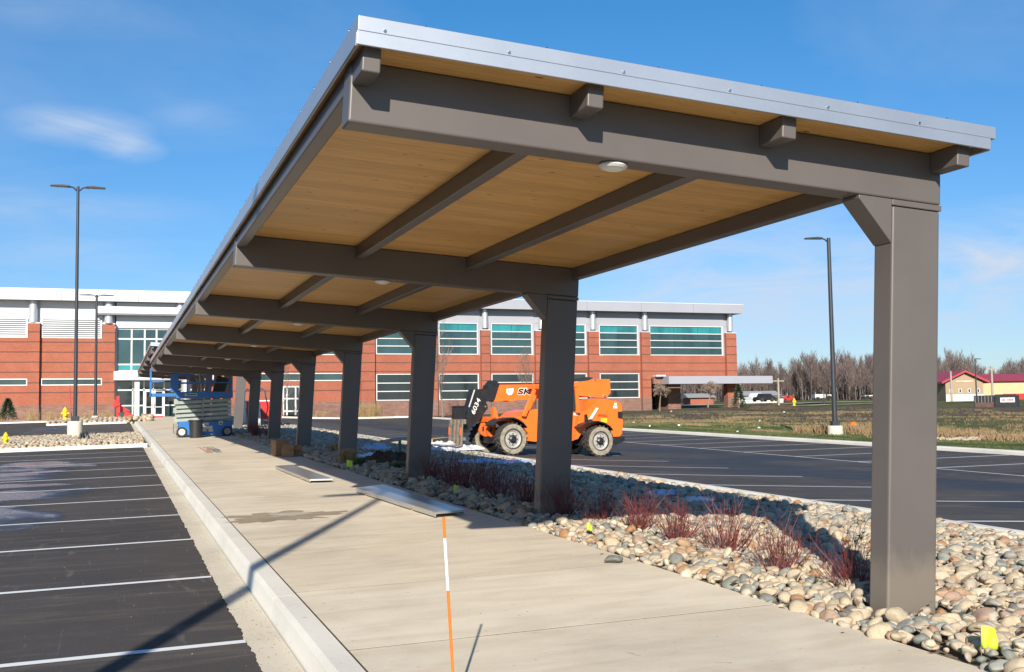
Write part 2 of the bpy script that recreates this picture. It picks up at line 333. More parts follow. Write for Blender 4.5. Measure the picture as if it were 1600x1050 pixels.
M['pavement_far'] = mat('far road concrete', (.42, .40, .36), .9, 0, .08, .5)
M['woodpole'] = mat('weathered utility pole', (.36, .31, .26), .9, 0, .1)
M['carwhite'] = mat('white car paint', (.65, .66, .68), .3, 0, .03, 1, 0, 60, .5, .5)

# ------------------------------------------------------------ object helpers
def tag(o, label=None, cat=None, group=None, kind=None):
    if label: o['label'] = label
    if cat: o['category'] = cat
    if group: o['group'] = group
    if kind: o['kind'] = kind
    return o
def empty(name, loc=(0, 0, 0), rz=0, rx=0, ry=0):
    o = bpy.data.objects.new(name, None); COL.objects.link(o); o.location = loc; o.rotation_euler = (rx, ry, rz); o.empty_display_size = .3; return o
class MB:
    def __init__(s): s.v = []; s.f = []
    def add(s, vs, fs):
        n = len(s.v); s.v += [tuple(v) for v in vs]; s.f += [tuple(i + n for i in f) for f in fs]; return s
    def box(s, x0, x1, y0, y1, z0, z1, M_=None):
        vs = [Vector(p) for p in ((x0, y0, z0), (x1, y0, z0), (x1, y1, z0), (x0, y1, z0), (x0, y0, z1), (x1, y0, z1), (x1, y1, z1), (x0, y1, z1))]
        if M_ is not None: vs = [M_ @ v for v in vs]
        return s.add(vs, [(0, 3, 2, 1), (4, 5, 6, 7), (0, 1, 5, 4), (1, 2, 6, 5), (2, 3, 7, 6), (3, 0, 4, 7)])
    def prism(s, poly, y0, y1):                 # polygon in (x, z), extruded along y
        n = len(poly); a = sum(poly[i][0] * poly[(i + 1) % n][1] - poly[(i + 1) % n][0] * poly[i][1] for i in range(n))
        if a < 0: poly = poly[::-1]
        vs = [(x, y0, z) for x, z in poly] + [(x, y1, z) for x, z in poly]
        fs = [tuple(range(n)), tuple(range(2 * n - 1, n - 1, -1))] + [(i, i + n, (i + 1) % n + n, (i + 1) % n) for i in range(n)]
        return s.add(vs, fs)
    def tube(s, pts, rad, n=8, cap=True):
        pts = [Vector(p) for p in pts]; rad = rad if hasattr(rad, '__len__') else [rad] * len(pts)
        vs = []; fs = []; prev = None
        for i, p in enumerate(pts):
            d = (pts[min(i + 1, len(pts) - 1)] - pts[max(i - 1, 0)]).normalized()
            a = prev if prev is not None else (Vector((0, 0, 1)) if abs(d.z) < .9 else Vector((1, 0, 0)))
            u = d.cross(a).cross(d)
            if u.length < 1e-5: u = d.cross(Vector((0, 1, .3))).cross(d)
            u.normalize(); prev = u; v = d.cross(u)
            for k in range(n):
                t = 2 * pi * k / n; vs.append(p + (u * cos(t) + v * sin(t)) * rad[i])
        for i in range(len(pts) - 1):
            for k in range(n): fs.append((i * n + k, i * n + (k + 1) % n, (i + 1) * n + (k + 1) % n, (i + 1) * n + k))
        if cap: fs.append(tuple(range(n - 1, -1, -1))); fs.append(tuple((len(pts) - 1) * n + k for k in range(n)))
        return s.add(vs, fs)
    def lathe(s, prof, c, axis='z', n=24, cap=True):      # prof: (r, h)
        vs = []; fs = []; c = Vector(c)
        for r, h in prof:
            for k in range(n):
                t = 2 * pi * k / n
                vs.append(c + (Vector((r * cos(t), r * sin(t), h)) if axis == 'z' else Vector((r * cos(t), h, r * sin(t)))))
        for i in range(len(prof) - 1):
            for k in range(n):
                q = (i * n + k, i * n + (k + 1) % n, (i + 1) * n + (k + 1) % n, (i + 1) * n + k)
                fs.append(q if axis == 'z' else q[::-1])
        if cap: fs.append(tuple(range(n))); fs.append(tuple(range((len(prof) - 1) * n, len(prof) * n)))
        return s.add(vs, fs)
    def build(s, name, m, parent=None, bevel=0, seg=2, smooth=False, recalc=True):
        me = bpy.data.meshes.new(name)
        if bevel or recalc:
            bm = bmesh.new(); bv = [bm.verts.new(v) for v in s.v]
            for f in s.f:
                try: bm.faces.new([bv[i] for i in f])
                except ValueError: pass
            if bevel: bmesh.ops.bevel(bm, geom=bm.edges[:], offset=bevel, segments=seg, profile=.6, affect='EDGES')
            bmesh.ops.recalc_face_normals(bm, faces=bm.faces[:]); bm.to_mesh(me); bm.free()
        else: me.from_pydata(s.v, [], s.f)
        me.materials.append(m)
        if smooth:
            me.shade_smooth(); me.set_sharp_from_angle(angle=radians(40))
        o = bpy.data.objects.new(name, me); COL.objects.link(o); o.parent = parent
        if bevel:
            for p in me.polygons: p.use_smooth = True
            wn = o.modifiers.new('weighted_normal', 'WEIGHTED_NORMAL'); wn.keep_sharp = True; wn.weight = 100
        return o
def part(name, m, parent, boxes, bevel=0):
    b = MB()
    for q in boxes: b.box(*q)
    return b.build(name, m, parent, bevel)
def copy_tree(o, parent=None):
    c = o.copy(); COL.objects.link(c); c.parent = parent
    for ch in o.children: copy_tree(ch, c)
    return c
def text_obj(name, s, m, parent, mw, size, ext=.004, shear=0, bold=0, sx=1):
    cu = bpy.data.curves.new(name, 'FONT'); cu.body = s; cu.size = size; cu.extrude = ext; cu.shear = shear; cu.offset = bold; cu.align_x = 'CENTER'; cu.align_y = 'CENTER'
    tmp = bpy.data.objects.new('tmp_text', cu); COL.objects.link(tmp)
    dg = bpy.context.evaluated_depsgraph_get(); me = bpy.data.meshes.new_from_object(tmp.evaluated_get(dg)); bpy.data.objects.remove(tmp)
    me.materials.clear(); me.materials.append(m); me.name = name
    me.transform(Matrix.Diagonal((sx, 1, 1, 1))); me.transform(mw)
    o = bpy.data.objects.new(name, me); COL.objects.link(o); o.parent = parent; return o
UP_X = Matrix(((1, 0, 0, 0), (0, 0, -1, 0), (0, 1, 0, 0), (0, 0, 0, 1)))      # text standing upright, read from -Y

def sheet(name, m, xs, ys, dz=0, zf=None, parent=None, kind='structure'):
    zf = zf or G
    vs = [(x, y, zf(x, y) + dz) for y in ys for x in xs]; n = len(xs)
    fs = [(j * n + i, j * n + i + 1, (j + 1) * n + i + 1, (j + 1) * n + i) for j in range(len(ys) - 1) for i in range(n - 1)]
    me = bpy.data.meshes.new(name); me.from_pydata(vs, [], fs); me.materials.append(m)
    o = bpy.data.objects.new(name, me); COL.objects.link(o); o.parent = parent
    if kind: o['kind'] = kind
    return o

# ------------------------------------------------------------ terrain
xs = sorted(set([-900, -500, -300, -200, -120, -60, -30, -12, 0, 5.2, 9.6, 13.4, 17, 21, 26, 26.95] + [26.96] + list(np.arange(28, 66, 2.0)) + list(np.arange(66, 160, 5.0)) + [180, 220, 260, 300, 400, 520, 700, 900]))
ys = sorted(set([-60, -30, -10] + list(np.arange(0, 140, 3.0)) + list(np.arange(140, 240, 6.0)) + [260, 290, 330, 400, 520, 700, 950, 1500]))
def zt(x, y):
    built = (-60 < x < 26.955 and -40 < y < 124)
    z = G(x, y)
    if built: return z - .35
    if x > 30 and y < 180:
        k = min(1, (x - 29) / 6)
        z += k * (.22 * (noise.noise(Vector((x * .09, y * .09, 0)))) + .07 * noise.noise(Vector((x * .4, y * .4, 3))))
        d = math.hypot((x - 44) / 1.0, (y - 38) / 1.4)                 # shallow swale beyond the lot edge
        z -= .28 * math.exp(-(d / 9) ** 2)
    return z
sheet('ground', M['terrain'], [float(a) for a in xs], [float(a) for a in ys], 0, zt)

# ------------------------------------------------------------ left parking lot
XB = [-60, -30]
def planar(name, m, x0, x1, y0, y1, dz, step=2.0, kind='structure'):
    bx = sorted(set([x0, x1] + [x for x in XS if x0 < x < x1])); by = sorted(set([y0, y1] + [y for y in YS if y0 < y < y1]))
    return sheet(name, m, bx, by, dz, kind=kind)
rnd = random.Random(3)
# asphalt with a ragged edge over the gutter pan
def ragged(name, x0, y0, y1, xe, dz, m):
    n = int((y1 - y0) / .05); vs = []; fs = []
    for i in range(n + 1):
        y = y0 + (y1 - y0) * i / n
        e = xe + .018 * noise.noise(Vector((0, y * 2.3, 5))) + .020 * noise.noise(Vector((0, y * 9, 1))) + .005 * rnd.uniform(-1, 1)
        vs += [(x0, y, G(x0, y) + dz), (e, y, G(e, y) + dz), (e + .012, y, G(e, y) + dz - .018)]
    for i in range(n):
        a = 3 * i; fs += [(a, a + 1, a + 4, a + 3), (a + 1, a + 2, a + 5, a + 4)]
    me = bpy.data.meshes.new(name); me.from_pydata(vs, [], fs); me.materials.append(m); o = bpy.data.objects.new(name, me); COL.objects.link(o); o['kind'] = 'structure'
ragged('parking_lot', -29.9, -20, 43.45, .935, -.160, M['asphalt_left'])
planar('parking_lot', M['asphalt_left'], -59, -29.9, -20, 43.45, -.160)
ragged('parking_lot', -29.9, 55.6, 86.4, .935, -.160, M['asphalt_left'])
planar('drive_lane', M['asphalt_left'], -59, -4.9, 86.4, 100.0, -.160)
pl = planar('gutter_pan', M['pan'], .80, 1.21, -12, 98, -.170)
# parking stripes: each stripe its own painted strip
def stripe(x0, y0, x1, y1, wd, dz, m=None, name='parking_stripe'):
    d = Vector((x1 - x0, y1 - y0)); n = Vector((-d.y, d.x)).normalized() * wd / 2
    xs_ = sorted(set([0, 1] + [((b - x0) / (x1 - x0)) for b in XS if min(x0, x1) < b < max(x0, x1)])) if abs(x1 - x0) > .01 else [0, 1]
    vs = []; fs = []
    for t in xs_:
        c = Vector((x0, y0)) + d * t
        for q in (c + n, c - n): vs.append((q.x, q.y, G(q.x, q.y) + dz))
    for i in range(len(xs_) - 1): fs.append((2 * i, 2 * i + 1, 2 * i + 3, 2 * i + 2))
    me = bpy.data.meshes.new(name); me.from_pydata(vs, [], fs); me.materials.append(m or M['paint']); o = bpy.data.objects.new(name, me); COL.objects.link(o); o['kind'] = 'structure'; return o
for i in range(-2, 11):
    y = 8.453 + 3.154 * i; stripe(.93, y, -5.2, y + .02, .105, -.155)
for i in range(0, 9):
    stripe(.9, 57.5 + 3.15 * i, -5.2, 57.5 + 3.15 * i, .11, -.155)
for (x0, y0, x1, y1) in ((-4.9, 75.6, -3.3, 76.6), (-4.6, 76.9, -3.6, 75.6), (-4.2, 75.3, -3.9, 77.4)):
    stripe(x0, y0, x1, y1, .45, -.152, M['blue_paint'], 'accessible_marking')

# curb along the walk, cast in segments with open joints
def curb_run(x0, x1, y0, y1, top, bot, seg=3.05, along='y', name='curb', batter=.05):
    out_ = []
    L0, L1 = (y0, y1) if along == 'y' else (x0, x1); n = max(1, round(abs(L1 - L0) / seg))
    for i in range(n):
        a = L0 + (L1 - L0) * i / n + .003; b = L0 + (L1 - L0) * (i + 1) / n - .003
        mb = MB(); r = .035
        if along == 'y':
            prof = [(x0, bot), (x0 + batter, top - r), (x0 + batter + r * .3, top - r * .3), (x0 + batter + r, top), (x1, top), (x1, bot)]
            vs = [(x, y, G(x, y) + z) for y in (a, b) for x, z in prof]
        else:
            prof = [(y0, bot), (y0 + batter, top - r), (y0 + batter + r * .3, top - r * .3), (y0 + batter + r, top), (y1, top), (y1, bot)]
            vs = [(x, y, G(x, y) + z) for x in (a, b) for y, z in prof]
        k = len(prof)
        fs = [tuple(range(k)), tuple(range(2 * k - 1, k - 1, -1))] + [(j, j + k, (j + 1) % k + k, (j + 1) % k) for j in range(k)]
        mb.add(vs, fs); o = mb.build(name, M['curb']); o['kind'] = 'structure'; out_.append(o)
    return out_
curb_run(1.20, 1.44, -12, 97.5, .004, -.28)
curb_run(-59, 1.10, 43.45, 43.72, -.02, -.28, 3.2, 'x'); curb_run(-59, 1.10, 55.35, 55.6, -.02, -.28, 6, 'x')
curb_run(-4.9, 1.10, 86.4, 86.7, -.02, -.28, 3.2, 'x'); curb_run(-59, -4.9, 100.0, 100.3, -.02, -.28, 6, 'x')
# sidewalk: slabs with recessed joints
sw = planar('sidewalk', M['soil'], 1.30, 4.76, -12, 100, -.0012)
jy = -11.0; slabs = []
while jy < 100:
    ln = 2.27 if jy > 5 else 2.27
    y0, y1 = jy + .009, jy + ln - .009; b = MB(); x0, x1 = 1.458, 4.78
    vs = [(x, y, G(x, y) + z) for z in (-.12, 0) for (x, y) in ((x0, y0), (x1, y0), (x1, y1), (x0, y1))]
    b.add(vs, [(0, 3, 2, 1), (4, 5, 6, 7), (0, 1, 5, 4), (1, 2, 6, 5), (2, 3, 7, 6), (3, 0, 4, 7)])
    o = b.build('slab', M['walk'], sw); slabs.append(o); jy += ln
planar('entrance_walk', M['walk'], -59, 26.0, 100.0, 114.5, .0).location.z = .004
# dark damp stain with broken surface on the walk
def blob(name, m, cx, cy, rx, ry, dz, seed=0, n=44, rough=.35, kind='structure'):
    vs = [(cx, cy, G(cx, cy) + dz)]
    for i in range(n):
        a = 2 * pi * i / n; k = 1 + rough * noise.noise(Vector((cos(a) * 2.2, sin(a) * 2.2, seed))) + .5 * rough * noise.noise(Vector((cos(a) * 7, sin(a) * 7, seed)))
        x, y = cx + rx * k * cos(a), cy + ry * k * sin(a); vs.append((x, y, G(x, y) + dz))
    fs = [(0, i + 1, (i + 1) % n + 1) for i in range(n)]
    me = bpy.data.meshes.new(name); me.from_pydata(vs, [], fs); me.materials.append(m); o = bpy.data.objects.new(name, me); COL.objects.link(o)
    if kind: o['kind'] = kind
    return o
M['stain'] = m_concrete('damp stained concrete', (.34, .28, .20), .4, False, True)
M['stain2'] = m_concrete('scraped light patch', (.46, .42, .35), .4, False, True)
blob('walk_stain', M['stain'], 2.2, 15.35, .75, .55, .004, 3, 60, .8); blob('walk_stain', M['stain2'], 2.35, 15.5, .34, .22, .008, 9, 40, .9)

# ------------------------------------------------------------ rock bed, right lot
planar('bed_soil', M['bed_gravel'], 4.785, 9.5, -12, 98, -.02)
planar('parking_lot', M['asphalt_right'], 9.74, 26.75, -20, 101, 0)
curb_run(9.5, 9.73, -12, 99, .075, -.25, 3.05, 'y', 'curb', .02)
curb_run(26.75, 27.1, -12, 108, .13, -.25, 3.05, 'y', 'curb', .04)
curb_run(13.0, 26.7, 101, 101.3, .13, -.2, 6, 'x')
planar('building_bed', M['mulch'], 4.9, 26.6, 101.3, 114.2, .03)
for i in range(-3, 22):
    y = 8.1 + 3.155 * i
    if y > 3: stripe(9.78, y + 3.155, 14.6, y + 3.09, .10, .006)
for i in range(0, 22):
    y = 7.6 + 3.155 * i
    stripe(21.0, y + .4, 26.6, y + .1, .10, .006)
stripe(20.9, 8, 21.0, 52, .10, .010)

# ------------------------------------------------------------ river stones
def ico(sub):
    bm = bmesh.new(); bmesh.ops.create_icosphere(bm, subdivisions=sub, radius=1)
    v = np.array([x.co[:] for x in bm.verts]); f = np.array([[q.index for q in p.verts] for p in bm.faces]); bm.free(); return v, f
def variants(sub, n, seed):
    v, f = ico(sub); out_ = []; r = np.random.default_rng(seed)
    for i in range(n):
        u = v.copy()
        for _ in range(9):                                         # knock flats and corners into the pebble
            d = r.normal(size=3); d /= np.linalg.norm(d); h = r.uniform(.55, .88); s = u @ d; k = s > h
            u[k] -= np.outer((s[k] - h) * r.uniform(.6, .9), d)
        u += .07 * np.sin(u[:, [1, 2, 0]] * r.uniform(2, 4) + r.uniform(0, 6))
        u *= np.array([1, r.uniform(.62, .92), r.uniform(.42, .72)]); out_.append(u)
    return out_, f
VA, FA = variants(2, 24, 5); VB, FB = variants(3, 40, 9)
def rot(r):
    a, b, c = r.uniform(0, 2 * pi), r.normal(0, .35), r.normal(0, .35)
    Z = np.array([[cos(a), -sin(a), 0], [sin(a), cos(a), 0], [0, 0, 1]]); X = np.array([[1, 0, 0], [0, cos(b), -sin(b)], [0, sin(b), cos(b)]]); Y = np.array([[cos(c), 0, sin(c)], [0, 1, 0], [-sin(c), 0, cos(c)]])
    return X @ Y @ Z
def tones(r, pale=False):
    t = r.random(); 
    if pale: return .45 + .5 * t if t < .9 else t
    return float(np.clip(t, 0, 1))
def stone_field(spots, name, seed, parent=None, pale=False, sub=2, kind='stuff'):
    V0, F0 = (VA, FA) if sub == 2 else ICO1
    r = np.random.default_rng(seed); nv = len(V0[0]); vs = np.empty((len(spots) * nv, 3), np.float32); fs = np.empty((len(spots) * len(F0), 3), np.int32); tn = np.empty(len(spots) * nv, np.float32)
    for i, (x, y, z, s) in enumerate(spots):
        vs[i * nv:(i + 1) * nv] = (V0[r.integers(len(V0))] * s) @ rot(r).T + (x, y, z); fs[i * len(F0):(i + 1) * len(F0)] = F0 + i * nv; tn[i * nv:(i + 1) * nv] = tones(r, pale)
    me = bpy.data.meshes.new(name); me.vertices.add(len(vs)); me.vertices.foreach_set('co', vs.ravel())
    me.loops.add(fs.size); me.loops.foreach_set('vertex_index', fs.ravel()); me.polygons.add(len(fs))
    me.polygons.foreach_set('loop_start', np.arange(0, fs.size, 3, dtype=np.int32))
    me.polygons.foreach_set('loop_total', np.full(len(fs), 3, np.int32)); me.polygons.foreach_set('use_smooth', np.ones(len(fs), bool)); me.update()
    at = me.attributes.new('tone', 'FLOAT', 'POINT'); at.data.foreach_set('value', tn); me.materials.append(M['stone'])
    o = bpy.data.objects.new(name, me); COL.objects.link(o); o['kind'] = kind; o.parent = parent; return o
ICO1 = variants(1, 24, 6)
def bed_z(x, y):            # the bed is slightly crowned and heaped
    e = min(x - 4.78, 9.5 - x); return G(x, y) - .005 + .05 * min(1, max(0, e) / .35) + .045 * noise.noise(Vector((x * .9, y * .9, 2)))
sp_ = []; y = 1.0; row = 0
while y < 24:
    d = .086 if y < 14 else .118
    x = 4.79 + (row % 2) * d / 2
    while x < 9.46:
        px, py = x + RNG.uniform(-.045, .045), y + RNG.uniform(-.045, .045)
        s = float(np.clip(RNG.lognormal(math.log(.050), .36), .022, .10)) * (1.0 if y < 14 else 1.12)
        if px - 4.77 > s * .15 and 9.50 - px > s * .3: sp_.append((px, py, bed_z(px, py) + s * .12 + RNG.uniform(-.01, .02), s))
        x += d * RNG.uniform(.85, 1.15)
    y += d * .84; row += 1
for _ in range(420):        # a few larger cobbles on top
    px, py = RNG.uniform(4.95, 9.45), RNG.uniform(2, 24); s = RNG.uniform(.065, .10); sp_.append((px, py, bed_z(px, py) + .05, s))
def clear_cols(p):
    for i in range(7):
        cy = Y1 + S * i + .1
        if abs(p[1] - cy) < .1 + p[3] * .6 and 5.19 - p[3] * .5 < p[0] < 5.68 + p[3] * .5: return False
    return True
sp_ = [p for p in sp_ if clear_cols(p)]
def seen(p, mx=40):
    v = Vector(p[:3]) - CAM; d = v.dot(Fv)
    if d < 1: return 0
    x = 800 + FP * v.dot(Rv) / d; y = 525 - FP * v.dot(Uv) / d
    return p[3] / d if (-10 < x < 1610 and y < 1060) else 0
sp_.sort(key=lambda p: -seen(p))
bed = stone_field([p for p in sp_[290:] if p[1] < 24], 'rock_bed', 21)
hi = []
for k in range(40):
    me = bpy.data.meshes.new('stone'); me.from_pydata(VB[k].tolist(), [], FB.tolist()); me.shade_smooth()
    at = me.attributes.new('tone', 'FLOAT', 'POINT'); at.data.foreach_set('value', np.full(len(VB[k]), (k + .5) / 40 if k % 3 else .5, np.float32)); me.materials.append(M['stone']); hi.append(me)
for p in sp_[:290]:
    o = bpy.data.objects.new('stone', hi[RNG.integers(40)]); COL.objects.link(o); o.parent = bed
    o.location = p[:3]; o.scale = (p[3],) * 3; o.rotation_euler = (RNG.normal(0, .3), RNG.normal(0, .3), RNG.uniform(0, 6.28))
far_ = []; y = 24.0
while y < 97:
    d = .16 if y < 45 else .26; x = 4.85
    while x < 9.45:
        s = RNG.uniform(.07, .125) * (1 if y < 45 else 1.6); px, py = x + RNG.uniform(-.05, .05), y + RNG.uniform(-.05, .05)
        q = (px, py, bed_z(px, py) + .02, s)
        far_.append(q); x += d
    y += d * .85
stone_field(far_, 'rock_bed', 22, None, False, 1)
isl = []
for (x0, x1, y0, y1, d, s0) in ((-16, 1.1, 43.8, 55.3, .19, .115), (-4.8, 1.1, 86.8, 99.9, .36, .20)):
    sheet('island_soil', M['soil'], [x0, x1], [y0, y1], -.06)
    y = y0 + .1
    while y < y1 - .05:
        x = x0
        while x < x1 - .05:
            px, py = x + RNG.uniform(-.06, .06), y + RNG.uniform(-.06, .06); e = min(1, min(y - y0, y1 - y) / 1.2)
            isl.append((px, py, G(px, py) - .03 + .10 * e, s0 * RNG.uniform(.65, 1.25))); x += d
        y += d * .85
stone_field(isl, 'island_stones', 23, None, True, 1)
grit = []
for _ in range(1500):
    y = 3 + 26 * RNG.random() ** 1.6; x = (RNG.uniform(.95, 1.20) if RNG.random() < .75 else RNG.uniform(-2.5, 4.6)); s = RNG.uniform(.0025, .008); on = x > 1.46
    if 1.2 < x < 1.46: continue
    grit.append((x, y, G(x, y) + (.002 if on else -.166 if x > .95 else -.156), s))
stone_field(grit, 'grit', 25, None, False, 1)
lv = MB(); r_ = random.Random(77)
for _ in range(900):
    x, y = r_.uniform(4.6, 9.4), 3 + 22 * r_.random() ** 1.4; z = (bed_z(x, y) + .075) if x > 4.8 else G(x, y) + .004; a = r_.uniform(0, 6.28); l = r_.uniform(.018, .045); t1, t2 = r_.uniform(-.5, .5), r_.uniform(-.5, .5)
    u = Vector((cos(a), sin(a), t1 if x > 4.8 else .05)) * l; v = Vector((-sin(a), cos(a), t2 if x > 4.8 else .1)) * l * .6; c = Vector((x, y, z))
    if x < 4.8 and r_.random() < .6: continue
    lv.add([c - u, c + v, c + u, c - v], [(0, 1, 2, 3)])
o = lv.build('dead_leaves', mat('dead brown leaves', (.20, .11, .05), .8, 0, .5, 30), None, recalc=False); o['kind'] = 'stuff'
# single stone left on the walk
def lone_stone(px, py, s, label, t):
    p = atG(px, py); me = hi[t].copy(); o = bpy.data.objects.new('stone', me); COL.objects.link(o); o.location = (p.x, p.y, p.z + s * .38); o.scale = (s, s, s); o.rotation_euler = (0, 0, .4)
    tag(o, label, 'stone'); at = me.attributes['tone']; at.data.foreach_set('value', np.full(len(me.vertices), .02, np.float32))
lone_stone(958, 880, .10, 'single dark river stone lying alone on the concrete walk', 5)

# ------------------------------------------------------------ red twig dogwoods
def shrub_mesh(seed, h, n, spread):
    r = random.Random(seed); mb = MB()
    def stem(p, d, ln, rad, lvl):
        pts = [p]; k = 5
        for i in range(k):
            d = (d + Vector((r.uniform(-.16, .16), r.uniform(-.16, .16), .07))).normalized(); p = p + d * ln / k; pts.append(p)
        mb.tube(pts, [rad * (1 - .16 * i) for i in range(k + 1)], 4 if lvl == 0 else 3, False)
        if lvl < 2:
            for _ in range(r.choice((1, 2, 2, 3)) if lvl == 0 else r.choice((0, 1, 1, 2))):
                j = r.randint(1, k - 1); a = r.uniform(0, 6.28)
                stem(pts[j], (d + Vector((cos(a), sin(a), .25)) * .55).normalized(), ln * r.uniform(.38, .62), rad * .62, lvl + 1)
    for i in range(n):
        a = r.uniform(0, 6.28); t = abs(r.gauss(0, 1)) * .42 * spread
        stem(Vector((.06 * cos(a) * r.random(), .06 * sin(a) * r.random(), -.06)), Vector((sin(t) * cos(a), sin(t) * sin(a), cos(t))), h * r.uniform(.7, 1.08), r.uniform(.004, .0066), 0)
    me = bpy.data.meshes.new('dogwood_shrub'); me.from_pydata(mb.v, [], mb.f); me.materials.append(M['redtwig']); return me
shm = [shrub_mesh(k, .52, 50, 1.35) for k in range(5)]
sh_lab = [((5.46, 12.97), 1.0, 'leafless red twigged shrub at the right foot of the second column'),
          ((5.65, 12.2), .95, 'leafless red twigged shrub just behind the lime flag near the second column'),
          ((5.62, 11.15), 1.0, 'leafless red twigged shrub in sun, third of the row counted from the second column'),
          ((5.66, 10.3), 1.0, 'leafless red twigged shrub in the middle of the sunny row between the first two columns'),
          ((5.66, 9.3), 1.08, 'broad leafless red twigged shrub in sun, third from the nearest column'),
          ((5.5, 8.15), .95, 'leafless red twigged shrub beside the big pale boulder, second from the nearest column'),
          ((5.58, 7.25), .95, 'dark red twigged shrub close against the left side of the nearest column'),
          ((5.49, 19.4), 1.2, 'shaded red twigged shrub at the right foot of the third column'),
          ((5.6, 18.4), 1.25, 'shaded red twigged shrub, second from the third column'),
          ((5.55, 17.6), 1.2, 'shaded red twigged shrub left of the lime flag between second and third columns'),
          ((5.6, 16.7), 1.2, 'shaded red twigged shrub right behind the lime flag between second and third columns'),
          ((5.5, 15.6), 1.2, 'shaded red twigged shrub, second from the left side of the second column'),
          ((5.45, 14.4), 1.1, 'shaded red twigged shrub touching the left side of the second column')]
for i, ((x, y), s, lab) in enumerate(sh_lab):
    o = bpy.data.objects.new('dogwood_shrub', shm[i % 5]); COL.objects.link(o); o.location = (x, y, G(x, y) + .02); o.scale = (s, s, s * .98); o.rotation_euler = (0, 0, i * 1.3); tag(o, lab, 'shrub', 'red twigged shrubs in the stone bed')
for i, (x, y) in enumerate(((5.4, 46.0), (5.9, 45.0), (5.3, 44.0), (5.8, 43.0))):
    o = bpy.data.objects.new('dogwood_shrub', shm[i]); COL.objects.link(o); o.location = (x, y, G(x, y) + .02); o.scale = (1.5, 1.5, 1.3)
    tag(o, ['small red twigged shrub by the seventh column, leftmost of the far row', 'small red twigged shrub, second of the far row from the seventh column', 'small red twigged shrub, third of the far row from the seventh column', 'small red twigged shrub, nearest of the far row by the sixth column'][i], 'shrub', 'red twigged shrubs far down the bed')

# grass clumps by the fourth and fifth columns
def clump(x, y, h, n, m, label, sd, sp=.35):
    r = random.Random(sd); mb = MB()
    for i in range(n):
        a = r.uniform(0, 6.28); t = abs(r.gauss(0, .45)); b0 = Vector((r.gauss(0, sp * .18), r.gauss(0, sp * .18), -.03)); d = Vector((sin(t) * cos(a), sin(t) * sin(a), cos(t))); w_ = Vector((-sin(a), cos(a), 0)) * .006
        p1 = b0 + d * h * .5; p2 = b0 + d * h * .9 + Vector((cos(a), sin(a), -.4)) * h * .15
        k = len(mb.v); mb.v += [tuple(b0 - w_), tuple(b0 + w_), tuple(p1 + w_), tuple(p1 - w_), tuple(p2)]; mb.f += [(k, k + 1, k + 2, k + 3), (k + 3, k + 2, k + 4)]
    me = bpy.data.meshes.new('grass_clump'); me.from_pydata(mb.v, [], mb.f); me.materials.append(m); o = bpy.data.objects.new('grass_clump', me); COL.objects.link(o)
    o.location = (x, y, G(x, y)); tag(o, label, 'ornamental grass', 'ornamental grass clumps in the stone bed'); return o
clump(5.1, 25.0, .55, 420, M['straw'], 'dry straw coloured grass clump left of the fourth column', 1)
clump(5.2, 24.2, .35, 260, M['grassblade'], 'low olive grass clump at the lip of the walk by the fourth column', 2)
clump(5.9, 30.5, .45, 380, M['straw'], 'dry grass clump right of the fifth column', 3, .6)
clump(5.7, 22.6, .35, 300, M['grassblade'], 'olive grass clump in the bed right of the fourth column', 4, .5)

